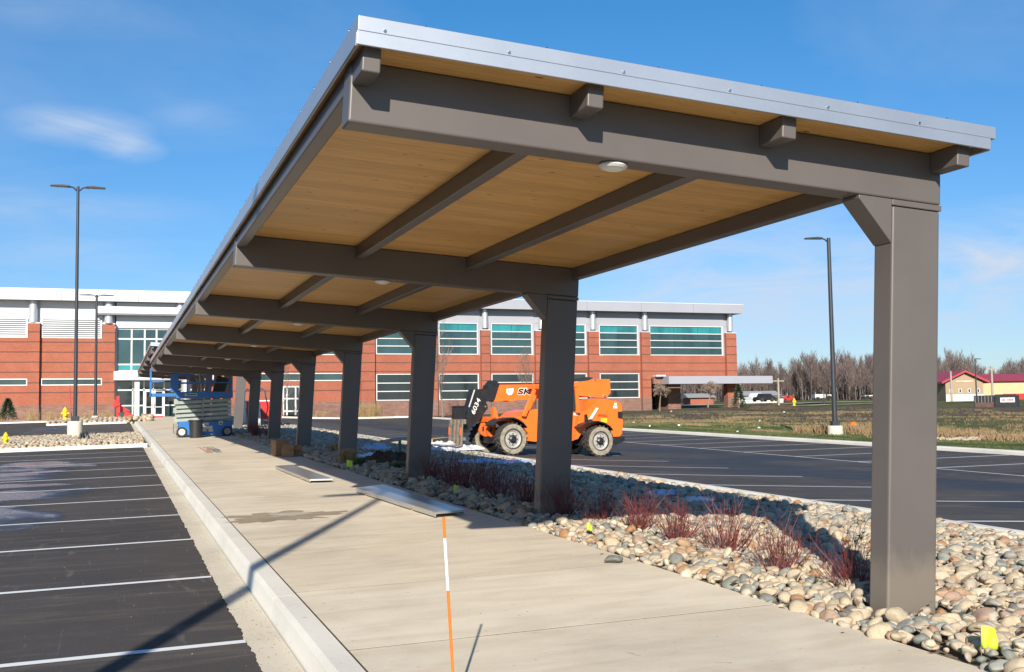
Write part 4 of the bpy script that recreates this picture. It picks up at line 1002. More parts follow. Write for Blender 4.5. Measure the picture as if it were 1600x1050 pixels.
for q in (-.38, .38): cpart('fork', M['rust'], [(-.9, -.10, q - .05, q + .05, zb_, zb_ + .04)]); cpart('reflector', M['orange'], [(-.112, -.101, q - .04, q + .04, zb_ + .32, zb_ + .55)])
cpart('tilt_link', M['steel'], [(.04, .5, -.05, .05, zm - .15, zm - .05)])

# ------------------------------------------------------------ scissor lift
LY = 47.6
def lx(px): return atY(px, 650, LY).x
def lz(py, px=315): return atY(px, py, LY).z
gz = G(3.8, LY)
lift = empty('scissor_lift', (3.9, LY, gz)); tag(lift, 'blue scissor lift folded down under the far end of the carport, deck extended left', 'scissor lift')
def lb(name, m, x0, x1, y0, y1, z0, z1, bevel=0, par=None, lab=None):
    mb = MB(); mb.box(x0 - 3.9, x1 - 3.9, y0, y1, z0 - gz, z1 - gz); o = mb.build(name, m, par or lift, bevel)
    if lab: o['label'] = lab
    return o
X0, X1 = lx(279), lx(363)
lb('chassis', M['blue'], X0, X1, 0, 1.0, lz(680), lz(658.5), .02)
lb('entry_step', M['steel'], X0 - .18, X0 - .01, .1, .9, lz(677), lz(662), .01)
for px in (284, 355):
    for y in (-.03, .93):
        mb = MB(); mb.lathe([(.10, -.08), (.19, -.09), (.215, -.05), (.215, .05), (.19, .09), (.10, .08)], (lx(px) - 3.9, y, .215), 'y', 24); wv = mb.build('wheel', M['tyre'], lift, smooth=True)
        mb = MB(); mb.lathe([(.135, -.105), (.13, -.09), (.13, .105)], (lx(px) - 3.9, y, .215), 'y', 20); mb.build('wheel_rim', M['ptrim' if px == 284 else 'steel'], wv, smooth=True)
lb('motor_cover', M['blue'], lx(291), lx(299), -.05, -.005, lz(679), lz(661), .01)
for (a, b_, c, d_) in ((317, 326, 664, 660.5), (317, 332, 670.5, 665.5), (316, 323, 674, 671), (326, 333, 674.5, 671), (342, 348, 664, 658.5)):
    lb('decal', M['ptrim'], lx(a), lx(b_), -.012, -.002, lz(c), lz(d_))
lb('decal_mark', M['black'], lx(343.5), lx(346.5), -.018, -.013, lz(663), lz(660.5))
zs = lz(657.5); zt2 = lz(623.5); n = 5
for k in range(n):
    z0 = zs + (zt2 - zs) * k / n; h = (zt2 - zs) / n
    for y, sl in ((.06, 1), (.20, -1), (.74, -1), (.88, 1)):
        mb = MB(); a = h * .30 * sl; xa, xb = lx(272 + (k % 2) * 3) - 3.9, lx(361) - 3.9; zz = z0 - gz + h * .5; t = h * .36
        mb.prism([(xa, zz - t - a), (xa + .08, zz - t - a), (xb, zz - t + a), (xb, zz + t * .8 + a), (xa, zz + t * .8 - a)], y, y + .09); mb.build('scissor_arm', M['liftgrey'], lift, .008)
    mb = MB(); mb.lathe([(.05, .03), (.05, .98)], (lx(316) - 3.9, 0, z0 - gz + h * .5), 'y', 12); mb.build('pivot', M['steel'], lift, smooth=True)
    if k > 0: lb('link_bracket', M['ptrim'], lx(356), lx(361.5), -.02, .05, z0 + h * .1, z0 + h * .6, .006)
    if k in (1, 2): lb('decal', M['ptrim'], lx(300 if k == 2 else 325), lx(307 if k == 2 else 332), .045, .058, z0 + h * .35, z0 + h * .65)
dz0, dz1 = lz(622), lz(612)
lb('platform', M['blue'], lx(275), X1 + .02, -.04, 1.04, dz0, dz1, .01)
lb('platform_label', M['ptrim'], lx(288.5), lx(307.5), -.055, -.042, lz(618.5), lz(614.8)); lb('platform_label_stripe', M['black'], lx(291), lx(306.5), -.06, -.056, lz(617.6), lz(615.7))
lb('warning_label', M['red'], lx(353), lx(358), -.055, -.042, lz(614.5), lz(612.2))
lb('extension_deck', M['blue'], lx(235), lx(275), .02, .98, lz(619), lz(614), .008)
zr = lz(583)
for px in (276, 294, 326, 361.5): lb('guardrail_post', M['blue'], lx(px), lx(px) + .05, -.03, .02, dz1, zr)
for px in (276, 294, 326, 361.5): lb('guardrail_post', M['blue'], lx(px), lx(px) + .05, .98, 1.03, dz1, zr)
for py in (583, 597): lb('guardrail', M['blue'], lx(276), X1, -.025, .015, lz(py) - .05, lz(py)); lb('guardrail', M['blue'], lx(276), X1, .985, 1.025, lz(py) - .05, lz(py))
lb('control_panel', M['blue'], lx(266), lx(279), .0, .06, dz1, lz(584), .01)
for y in (.02, .95): lb('extension_post', M['blue'], lx(234.5), lx(236.5), y, y + .04, lz(619), lz(575))
lb('extension_rail', M['blue'], lx(235), lx(257), .02, .06, lz(596), lz(594.5)); lb('extension_rail', M['blue'], lx(234.6), lx(236.4), .06, .95, lz(577), lz(575.5)); lb('extension_rail', M['blue'], lx(235), lx(278), .95, .99, lz(596), lz(594.5))
# tools leaning on the platform
o = part('leaning_pipes', M['chrome'], None, [(0, .05, 0, .05, 0, .9)]); o.location = (lx(315), LY + .4, dz1); o.rotation_euler = (0, -.12, 0); tag(o, 'short bright metal pipe standing on the blue lift platform', 'pipe')
o = part('work_board', M['bin'], None, [(0, .5, 0, .04, 0, .75)]); o.location = (lx(333), LY + .5, dz1); o.rotation_euler = (0, .3, 0); tag(o, 'dark sheet leaning on the blue lift platform', 'panel')
# black bin
b = MB(); bx, by = atG(306, 684).x, atG(306, 684).y
b.lathe([(.24, 0), (.25, .01), (.285, .68), (.31, .69), (.31, .74), (.285, .745), (.27, .70), (.24, .05)], (0, 0, 0), 'z', 28)
o = b.build('trash_bin', M['bin'], None, smooth=True); o.location = (bx, by, G(bx, by)); tag(o, 'black plastic bin standing in front of the blue scissor lift', 'bin')

# ------------------------------------------------------------ lamp posts
def lamp(x, y, h, label, heads=2, base_h=.75, base_r=.33, rot=0, r=.085, armlen=.75):
    root = empty('street_lamp', (x, y, G(x, y)), rot); tag(root, label, 'street lamp', 'parking lot lamp posts')
    b = MB(); b.lathe([(base_r, -.5), (base_r, base_h - .03), (base_r - .03, base_h)], (0, 0, 0), 'z', 28); b.build('concrete_base', M['base_conc'], root, smooth=True)
    b = MB(); b.box(-.17, .17, -.17, .17, base_h, base_h + .22); b.build('base_cover', M['post'], root, .02)
    b = MB(); b.tube([(0, 0, base_h), (0, 0, h)], [r, r * .72], 14); b.build('pole', M['post'], root, smooth=True)
    for s in ((-1, 1) if heads == 2 else (-1,)):
        b = MB(); b.tube([(s * .05, 0, h - .20), (s * .20, 0, h - .06), (s * .42, 0, h - .02)], [.04, .035, .035], 8); a = b.build('arm', M['post'], root, smooth=True)
        b = MB(); k = s; P = [(.34, h - .06), (.34, h + .01), (.62, h + .035), (.42 + armlen, h - .01), (.42 + armlen, h - .045)]
        b.prism([(k * p, q) for p, q in P], -.15, .15); hd = b.build('lamp_head', M['post'], root, .012)
        b = MB(); b.box(min(k * .5, k * (.36 + armlen)), max(k * .5, k * (.36 + armlen)), -.11, .11, h - .066, h - .055); b.build('lens', M['ptrim'], hd)
    return root
lamp(-1.77, 52.2, 11.45, 'tall twin headed lamp post on a round concrete base in the near stone island')
lamp(-1.75, 99.0, 10.75, 'slim twin headed lamp post standing close to the left brick wall', 2, .3, .3, 0, .13, 1.0)
lamp(31.79, 42.29, 9.35, 'single headed lamp post on a concrete base in the lawn right of the lot', 1, .42, .36, radians(-14), .12)
lamp(-3.15, 1.0, 9.2, 'lamp post outside the frame whose thin shadow falls across curb and walk', 1, .6, .3, 0, .10)

# ------------------------------------------------------------ things on the walk
def tray(name, pts, h, label, m):
    """shallow sheet metal tray: four ground corners"""
    c = [atG(*p) for p in pts]; o0 = c[0].copy(); root = empty(name, o0); tag(root, label, 'metal tray')
    v = [p - o0 for p in c]; b = MB()
    top = [p + Vector((0, 0, h)) for p in v]; t = .012
    b.add([*top, *[p - Vector((0, 0, t)) for p in top]], [(0, 1, 2, 3), (7, 6, 5, 4), (0, 4, 5, 1), (1, 5, 6, 2), (2, 6, 7, 3), (3, 7, 4, 0)]); b.build('pan_top', m, root)
    for i in (0, 1, 2, 3):
        a, q = v[i], v[(i + 1) % 4]; n_ = Vector((-(q - a).y, (q - a).x, 0)).normalized() * .012
        lo = .02 if i != 1 else h - .03
        b = MB(); b.add([a + Vector((0, 0, lo)), q + Vector((0, 0, lo)), q + Vector((0, 0, h - t - .001)), a + Vector((0, 0, h - t - .001)), a + n_ + Vector((0, 0, lo)), q + n_ + Vector((0, 0, lo)), q + n_ + Vector((0, 0, h - t - .001)), a + n_ + Vector((0, 0, h - t - .001))], [(0, 1, 2, 3), (7, 6, 5, 4), (0, 4, 5, 1), (1, 5, 6, 2), (2, 6, 7, 3), (3, 7, 4, 0)]); b.build('flange', m, root)
    b = MB()
    for k in range(2): a = v[0].lerp(v[1], .15 + .6 * k); q = v[3].lerp(v[2], .15 + .6 * k); d = (v[1] - v[0]).normalized() * .04; b.add([a - d, a + d, q + d, q - d, a - d + Vector((0, 0, .04)), a + d + Vector((0, 0, .04)), q + d + Vector((0, 0, .04)), q - d + Vector((0, 0, .04))], [(0, 3, 2, 1), (4, 5, 6, 7), (0, 1, 5, 4), (1, 2, 6, 5), (2, 3, 7, 6), (3, 0, 4, 7)])
    b.build('timber_spacer', M['lumber'], root)['kind'] = 'stuff'
tray('metal_tray', [(556, 770), (680, 810), (726, 806), (598, 764)], .085, 'long shiny galvanised roof pan lying beside the bed, its near end by the orange stick', M['galv'])
tray('metal_tray', [(430, 733), (484, 755), (520, 754), (457, 731)], .075, 'smaller dull galvanised roof pan lying farther down the walk', M['galv'])
def rail(p0, p1, w_, h, label, m=M['galv']):
    a, q = atG(*p0), atG(*p1); d = (q - a); o = part('metal_channel', m, None, [(0, d.length, -w_ / 2, w_ / 2, 0, .008), (0, d.length, -w_ / 2, -w_ / 2 + .008, .0081, h), (0, d.length, w_ / 2 - .008, w_ / 2, .0081, h)]); o.location = a + Vector((0, 0, .02)); o.rotation_euler = (0, 0, atan2(d.y, d.x)); tag(o, label, 'metal channel')
rail((327, 707), (313, 699), .18, .06, 'pinkish metal channel lying on the walk, left one of the pair', mat('pink primed steel', (.45, .28, .25), .6))
rail((341, 707), (324, 698), .14, .06, 'bright metal channel lying on the walk, right one of the pair')
# marker stick
P0 = atG(711, 1105); st = empty('marker_stick', P0); tag(st, 'thin orange and white striped marker stick standing in the foreground walk', 'marker stick')
rr = ray(693, 808); t_ = (P0.y) / rr.y; Pt = CAM + rr * t_; dv_ = Pt - P0
bands = [(0, .44, 'orange'), (.44, .605, 'orange'), (.605, .885, 'white'), (.885, 1.0, 'orange')]
hs = [0, (1105 - 923) / 297, (1105 - 841) / 297, 1.0]
for k, (a, b_) in enumerate(zip(hs[:-1], hs[1:])):
    mb = MB(); mb.tube([dv_ * a, dv_ * b_], .0085, 10); mb.build('band', M['orange' if k != 1 else 'white'], st, smooth=True, )
# cardboard boxes
def cbox(px, py, w_, d_, h, rz, label, open_=True):
    p = atG(px, py); root = empty('cardboard_box', p, rz); tag(root, label, 'cardboard box', 'cardboard boxes by the fifth column')
    b = MB(); b.box(-w_ / 2, w_ / 2, -d_ / 2, d_ / 2, 0, h); b.build('carton', M['card'], root, .006)
    for s in (-1, 1):
        mt = Matrix.Translation((0, s * d_ / 2, h)) @ Matrix.Rotation(s * -.9, 4, 'X'); b = MB(); b.box(-w_ / 2, w_ / 2, min(0, s * .16), max(0, s * .16), .003, .009, mt); b.build('flap', M['card'], root)
cbox(437, 712, .38, .3, .44, .3, 'tallest brown cardboard box, left of the three by the walk edge')
cbox(450, 714, .32, .26, .34, -.2, 'middle brown cardboard box of the three by the walk edge'); cbox(460, 713, .34, .28, .30, .1, 'low brown cardboard box, right of the three by the walk edge')
# flags
def flag(px, py, h, sz, label, rz=0, dz=.02):
    p = atG(px, py); root = empty('marker_flag', (p.x, p.y, p.z + dz), rz); tag(root, label, 'marker flag', 'lime marker flags in the stone bed')
    b = MB(); b.tube([(0, 0, -.08), (.01, 0, h)], .0022, 5); b.build('wire', M['steel'], root)
    n = 6; vs = []; 
    for j in range(n + 1):
        for i in range(n + 1): vs.append((.012 + sz * i / n * .8, .012 * sin(i * 1.4 + j * .6), h - sz * j / n - .018 * i / n * (1 + .5 * sin(j))))
    fs = [(j * (n + 1) + i, j * (n + 1) + i + 1, (j + 1) * (n + 1) + i + 1, (j + 1) * (n + 1) + i) for j in range(n) for i in range(n)]
    b = MB(); b.add(vs, fs); o = b.build('flag', M['lime'], root, recalc=False); sl = o.modifiers.new('thickness', 'SOLIDIFY'); sl.thickness = .0015; o.data.shade_smooth()
flag(916, 842, .16, .085, 'lime flag standing among sunny stones near the second column', .2)
flag(1533, 1034, .19, .13, 'lime flag at the lower right corner beyond the nearest column', -.1)
flag(708, 778, .19, .11, 'lime flag in the shade before the red shrubs between second and third columns', .1)
flag(541, 740, .27, .15, 'lime flag at the lip of the walk right of the fourth column', 0)
# plastic sheets, plank, tarp
def crumple(name, m, px, py, rx, ry, h, label, cat, sd, rz=0):
    p = atG(px, py); n = 34; vs = []
    for j in range(n + 1):
        for i in range(n + 1):
            u, v = i / n * 2 - 1, j / n * 2 - 1; e = 1 + .25 * noise.noise(Vector((u * 1.5, v * 1.5, sd)))
            z = h * (.55 + noise.noise(Vector((u * 2.6, v * 2.6, sd))) + .45 * abs(noise.noise(Vector((u * 7, v * 7, sd))))) * max(0, 1 - max(abs(u), abs(v)) ** 4) + .02
            vs.append((u * rx * e, v * ry * e, z))
    fs = [(j * (n + 1) + i, j * (n + 1) + i + 1, (j + 1) * (n + 1) + i + 1, (j + 1) * (n + 1) + i) for j in range(n) for i in range(n)]
    b = MB(); b.add(vs, fs); o = b.build(name, m, None, recalc=False); o.data.shade_smooth(); o.location = (p.x, p.y, G(p.x, p.y) + .07); o.rotation_euler = (0, 0, rz); s_ = o.modifiers.new('thickness', 'SOLIDIFY'); s_.thickness = .004; tag(o, label, cat); return o
crumple('plastic_sheet', M['plastic_b'], 768, 728, .50, .95, .07, 'large light blue plastic sheet spread on stones below the forklift', 'plastic sheet', 1, .5)
crumple('plastic_sheet', M['plastic_w'], 703, 707, .75, .85, .22, 'pile of crumpled white plastic at the lot curb left of the forklift', 'plastic sheet', 2, .2)
crumple('plastic_sheet', M['plastic_b'], 588, 706, .35, .6, .16, 'crumpled pale blue plastic in the bed between third and fourth columns', 'plastic sheet', 3)
crumple('plastic_sheet', M['plastic_w'], 575, 719, .6, .7, .08, 'dull white plastic lying flat beside the fourth column', 'plastic sheet', 4)
crumple('plastic_sheet', M['plastic_b'], 1040, 780, .26, .22, .06, 'small torn blue plastic scrap on shaded stones behind the sunny shrubs', 'plastic sheet', 5)
crumple('plastic_sheet', M['plastic_w'], 1085, 791, .30, .20, .05, 'small torn white plastic scrap at the edge of the shade in the stones', 'plastic sheet', 6)
crumple('dirt_heap', M['soil'], 612, 726, .55, .8, .24, 'small dark dirt heap in the bed between third and fourth columns', 'dirt heap', 8)
def plank(p0, p1, w_, h, label, dz=.12, m=None):
    a, q = atG(*p0), atG(*p1); d = q - a; o = part('lumber', m or M['lumber'], None, [(0, d.length, -w_ / 2, w_ / 2, 0, h)]); o.location = a + Vector((0, 0, dz)); o.rotation_euler = (0, -atan2(d.z, Vector((d.x, d.y)).length), atan2(d.y, d.x)); tag(o, label, 'lumber')
plank((669, 698), (699, 693), .3, .12, 'short stack of pale orange lumber at the lot curb left of the forklift')
plank((598, 712), (634, 705), .16, .08, 'weathered board lying over the plastic left of the third column', .35, M['woodpole'])
o = part('stake', mat('green steel post', (.03, .10, .07), .5), None, [(-.03, .03, -.02, .02, 0, .55)]); p = atG(625, 722); o.location = p; tag(o, 'short dark green steel stake in the bed left of the third column', 'stake')
# hydrants
def hydrant(x, y, s, label):
    root = empty('fire_hydrant', (x, y, G(x, y) + .02)); root.scale = (s,) * 3; tag(root, label, 'hydrant')
    b = MB(); b.lathe([(.19, 0), (.19, .05), (.13, .06), (.125, .55), (.17, .56), (.17, .60), (.14, .62), (.11, .72), (.05, .78), (.05, .83), (.03, .84)], (0, 0, 0), 'z', 24); b.build('barrel', M['yellow'], root, smooth=True)
    for a in (0, pi): b = MB(); b.tube([(cos(a) * .1, sin(a) * .1, .46), (cos(a) * .22, sin(a) * .22, .46)], [.07, .07], 12); b.build('nozzle', M['yellow'], root, smooth=True)
    b = MB(); b.tube([(0, -.1, .40), (0, -.24, .40)], [.09, .09], 12); b.build('pumper_nozzle', M['yellow'], root, smooth=True); return root
hydrant(-3.9, 93.0, 1.35, 'yellow fire hydrant in the far stone island before the brick wall'); hydrant(-3.98, 45.2, .62, 'yellow fitting at the left image edge in the near stone island')
b = MB(); b.tube([(-3.45, 94, G(-3.4, 94)), (-3.62, 94, G(-3.4, 94) + 2.9)], .03, 6); o = b.build('marker_rod', M['red'], None); tag(o, 'thin red and white marker rod rising behind the yellow hydrant', 'marker rod')
o = crumple('tool_bag', M['bin'], 131, 690, .22, .18, .26, 'small black bag lying by the lamp base in the near stone island', 'bag', 9)
# white post and rubble at the curb end
o = part('guard_post', M['ptrim'], None, [(-.2, .2, -.15, .15, 0, 3.1)]); p = atY(213.5, 660, 96.0); o.location = (p.x, 96, G(p.x, 96)); tag(o, 'grey metal post at the far end of the curb before the entrance', 'post')
sx_ = [(p.x + RNG.uniform(-.9, .9), 86 + RNG.uniform(-1.5, 1.5), G(1, 86) + RNG.uniform(0, .35), RNG.uniform(.2, .4)) for _ in range(40)]
tag(stone_field(sx_, 'rubble_heap', 31, None, True, 1), None, None)
# caution barrier
cb_ = empty('caution_barrier', (0, 0, 0)); tag(cb_, 'red caution flags and tape strung before the entrance glazing', 'barrier')
pA, pB = atY(184, 650, 104), atY(210, 655, 104)
b = MB(); b.box(pA.x - .12, pA.x + .12, 103.9, 104.1, 1.2, 3.2); b.build('red_stake', M['red'], cb_)
for (x, y, s) in ((184, 632, .5), (193, 641, .55), (201, 650, .5)):
    q = atY(x, y, 103.8); b = MB(); b.prism([(q.x - s, q.z - s * .5), (q.x + s, q.z - s * .1), (q.x - s * .6, q.z + s * .9)], 103.78, 103.8); b.build('red_flag', M['red'], cb_)
b = MB(); b.tube([atY(186, 634, 103.9), atY(212, 652, 103.9)], .05, 5); b.tube([atY(212, 652, 103.9), atY(256, 651, 103.9)], .07, 5); b.build('tape', M['red'], cb_)
# chargers and the red cart seen between the far columns
def charger(px, Y, label):
    p = atY(px, 660, Y); root = empty('vehicle_charger', (p.x, Y, G(p.x, Y))); tag(root, label, 'charging post', 'vehicle charging posts behind the far columns')
    b = MB(); b.box(-.12, .12, -.1, .1, 0, 1.35); b.build('pedestal', M['frame'], root, .03)
    b = MB(); b.tube([(0, 0, 1.35), (.02, 0, 1.9), (.18, 0, 2.15), (.36, 0, 2.0), (.40, 0, 1.7)], .05, 8); b.build('cable_arm', M['frame'], root, smooth=True)
    b = MB(); b.tube([(.40, -.02, 1.7), (.52, -.02, 1.1), (.40, -.02, .55), (.15, -.05, .75), (.1, -.1, 1.0)], .03, 6); b.build('cable', M['hose'], root, smooth=True)
charger(381.5, 64, 'white charging post with curved cable arm right of the blue lift'); charger(403.5, 60, 'white charging post with hanging black cable, right one of the two')
pa, pb = atY(374, 660, 70), atY(440.5, 660, 70); z0 = G(pa.x, 70) + .05
rc = empty('red_cart', (pa.x, 70, z0)); tag(rc, 'red open topped dump bin with a white rim behind the far columns', 'skip bin')
L_ = pb.x - pa.x; part('side_panel', M['red'], rc, [(0, L_, 0, .06, .2, 1.35)]); part('side_panel', M['red'], rc, [(0, L_, 1.5, 1.56, .2, 1.35)]); part('end_panel', M['red'], rc, [(0, .06, .06, 1.5, .2, 1.35)]); part('end_panel', M['red'], rc, [(L_ - .06, L_, .06, 1.5, .2, 1.35)]); part('floor', M['black'], rc, [(0.06, L_ - .06, .06, 1.5, .2, .26)])
part('rim', M['white'], rc, [(-.03, L_ + .03, -.03, .08, 1.35, 1.42)]); 
for x in (.3, L_ - .3): part('skid', M['black'], rc, [(x - .1, x + .1, .1, 1.4, 0, .2)])

# ------------------------------------------------------------ bare trees
def tree_mesh(name, seed, h, m, levels=4, trunk=.16, spread=.55, first=.22, nb=(9, 5, 4, 3), upright=.35, minr=.012, droop=0):
    r = random.Random(seed); mt = MB(); mc = MB()
    def br(p, d, ln, rad, lvl):
        k = 5 if lvl == 0 else 4; pts = [p]; dd = d.copy()
        for i in range(k):
            w_ = .06 if lvl == 0 else .16
            dd = (dd + Vector((r.gauss(0, w_), r.gauss(0, w_), (upright if lvl else .1) * .25 - droop * lvl * .12))).normalized(); p = p + dd * ln / k; pts.append(p)
        rads = [max(minr * .7, rad * (1 - .72 * i / k)) for i in range(k + 1)]
        (mt if lvl == 0 else mc).tube(pts, rads, 7 if lvl == 0 else (4 if lvl == 1 else 3), False)
        if lvl + 1 < levels:
            n = nb[min(lvl, len(nb) - 1)]
            for j in range(n):
                t = (first if lvl == 0 else .2) + (1 - (first if lvl == 0 else .2)) * (j + r.random()) / n; t = min(t, .98)
                i = min(int(t * k), k - 1); q = pts[i].lerp(pts[i + 1], t * k - i); a = r.uniform(0, 6.28)
                ax = (pts[i + 1] - pts[i]).normalized(); u = ax.orthogonal().normalized(); v = ax.cross(u); side = (u * cos(a) + v * sin(a))
                nd = (ax * (1 - spread * r.uniform(.7, 1.1)) + side * spread * 1.25 + Vector((0, 0, upright * .4))).normalized()
                br(q, nd, ln * (r.uniform(.36, .52) if lvl == 0 else r.uniform(.42, .62)) * (1 - .45 * t if lvl == 0 else 1), max(minr, rads[i] * .48), lvl + 1)
    br(Vector((0, 0, -.2)), Vector((0, 0, 1)), h, trunk, 0)
    def mk(n_, b): me = bpy.data.meshes.new(n_); me.from_pydata(b.v, [], b.f); me.materials.append(m); return me
    return mk('trunk', mt), mk('crown', mc)
def put_tree(meshes, x, y, s, rz, label, group=None, name='bare_tree', z=None, cat='tree', sz=None):
    root = empty(name, (x, y, (G(x, y) if z is None else z)), rz); root.scale = (s, s, sz or s); tag(root, label, cat, group)
    for n_, me in zip(('trunk', 'crown'), meshes): o = bpy.data.objects.new(n_, me); COL.objects.link(o); o.parent = root
    return root
T1 = tree_mesh('young', 3, 7.6, M['bark'], 4, .085, .42, .18, (16, 6, 4, 3), .9, .012)
p = atY(692, 645, 98); put_tree(T1, p.x, 98, 1.0, .5, 'leafless young tree before the lower windows left of the forklift')
p = atY(826, 645, 104); put_tree(T1, p.x, 104, .72, 2, 'small leafless tree behind the forklift boom, close to the facade')
p = atY(372, 645, 104); put_tree(T1, 15.2, 106, .8, 2.2, 'leafless tree before the strip window between the far columns')
T2 = tree_mesh('weeping', 5, 2.1, M['bark2'], 5, .08, .85, .72, (12, 7, 6, 4), .05, .012, .55)
def rel(px, py, Y): q = atY(px, py, Y); return q
p = rel(1031, 640, 101); put_tree(T2, p.x, 101, 1.35, 0, 'tan weeping umbrella shaped tree at the porch corner'); p = rel(1106, 640, 110); put_tree(T2, p.x, 110, 1.5, 1, 'dark umbrella shaped leafless tree seen through the porch opening')
def evergreen(x, y, h, r0, label, z=None):
    r = random.Random(int(x * 10)); root = empty('evergreen', (x, y, z if z is not None else G(x, y))); tag(root, label, 'evergreen')
    b = MB(); b.tube([(0, 0, 0), (0, 0, h * .95)], [.07, .02], 6); b.build('trunk', M['bark'], root); b = MB()
    for i in range(1500):
        t = r.random() ** .8; zz = .15 + t * (h - .15); rr_ = r0 * (1 - t) ** .85 * r.uniform(.35, 1.05); a = r.uniform(0, 6.28); c = Vector((rr_ * cos(a), rr_ * sin(a), zz)); d = Vector((cos(a), sin(a), .35)).normalized() * r.uniform(.12, .26); w_ = d.cross(Vector((r.gauss(0, 1), r.gauss(0, 1), r.gauss(0, 1)))).normalized() * .05
        b.add([c - w_, c + w_, c + d], [(0, 1, 2)])
    me = bpy.data.meshes.new('crown'); me.from_pydata(b.v, [], b.f); me.materials.append(M['needle']); o = bpy.data.objects.new('crown', me); COL.objects.link(o); o.parent = root
p = rel(1154.5, 637, 99); evergreen(p.x, 99, 2.6, .85, 'small dark evergreen at the right corner of the school', atG(1154.5, 638.5).z)
p = atY(12, 655, 103); evergreen(p.x, 103, 2.0, .8, 'small dark evergreen bush before the left brick wall')
for k, (px, h) in enumerate(((50, 1.2), (77, .9), (89, .8), (133, .7), (147, .9), (166, .9), (0, .8))):
    q = atY(px, 655, 103); clump(q.x, 103, h * 1.15, 160, M['straw'], f'dry grass tuft at the left brick wall, {["by the dark downspout shadow", "left of the yellow hydrant", "close left of the yellow hydrant", "right of the tall lamp post", "at the foot of the slim lamp post", "by the entrance glazing", "at the left image edge"][k]}', 50 + k, 1.2)
for k, (px, Y) in enumerate(((566, 104), (580, 103), (588, 104), (480, 104), (500, 103), (655, 104))):
    q = atY(px, 650, Y); clump(q.x, Y, 1.9 if k < 3 else 1.0, 260, M['straw'], ['tall dry grass clump left of the brick pier behind the fourth column', 'tall dry grass clump in front of the brick pier behind the fourth column', 'tall dry grass clump right of the brick pier behind the fourth column', 'low dry grass at the wall right of the fifth column', 'low dry grass at the wall left of the fourth column', 'dry grass tuft beside the young leafless tree'][k], 80 + k, 1.6)
# wood line: individual trees before a dense far mass
far = [tree_mesh('w', 20 + k, 13, M['farbark'], 4, .20, .40 + .05 * (k % 3), .22, (17, 8, 5, 3), .8, .030) for k in range(5)]
r = random.Random(12)
def topY(px):   # canopy line of the woods, in metres above the field, by bearing
    return float(np.interp(px, [1050, 1140, 1200, 1235, 1260, 1300, 1345, 1400, 1480, 1520, 1545, 1575, 1600, 1700], [10.8, 11.0, 10.8, 9.2, 12.2, 13.0, 12.0, 12, 13, 11.0, 7.6, 8.8, 11, 11]))
n_t = 0
def wl(px):
    for lim, t in ((1080, 'hidden mostly behind the school corner'), (1132, 'seen through the porch opening'), (1165, 'just right of the school corner'), (1222, 'above the low white shed'), (1262, 'in the dip right of the low shed'), (1300, 'left of the right lamp post'), (1362, 'between the right lamp post and nearest column'), (1466, 'hidden behind the nearest column'), (1505, 'above the tan gabled hall'), (1545, 'behind the thin dark lamp pole'), (1580, 'in the low gap above the cream wing')):
        if px < lim: return 'bare brown woodland tree ' + t
    return 'bare brown woodland tree at the right image edge'
for k in range(150):
    px = 1040 + 600 * (k + r.random()) / 150; D = r.uniform(225, 290); v = ray(px, 620); q = CAM + v * D
    s = topY(px) / 13 * r.uniform(.52, .74) * D / 250
    put_tree(far[k % 5], q.x, q.y, s, r.uniform(0, 6), wl(px), 'bare trees of the far wood line', 'bare_tree', None, 'tree'); n_t += 1
b = MB(); bb = MB()
for k in range(2600):
    px = 1030 + 650 * r.random(); D = r.uniform(255, 330); v = ray(px, 620); q = CAM + v * D; z = G(q.x, q.y); h = topY(px) * r.uniform(.42, .76) * D / 250; w_ = r.uniform(.05, .13)
    b.tube([(q.x, q.y, z), (q.x + r.gauss(0, .3), q.y, z + h * .6), (q.x + r.gauss(0, .8), q.y, z + h)], [w_, w_ * .7, .03], 3, False)
    for j in range(9):
        t = r.uniform(.25, .95); a = r.uniform(0, 6.28); l = h * r.uniform(.10, .24); c = Vector((q.x, q.y, z + h * t)); b.tube([c, c + Vector((cos(a) * l * .6, sin(a) * l * .6, l * .9))], [.04, .02], 3, False)
me = bpy.data.meshes.new('woods'); me.from_pydata(b.v, [], b.f); me.materials.append(M['farbark']); o = bpy.data.objects.new('woods', me); COL.objects.link(o); o['kind'] = 'stuff'

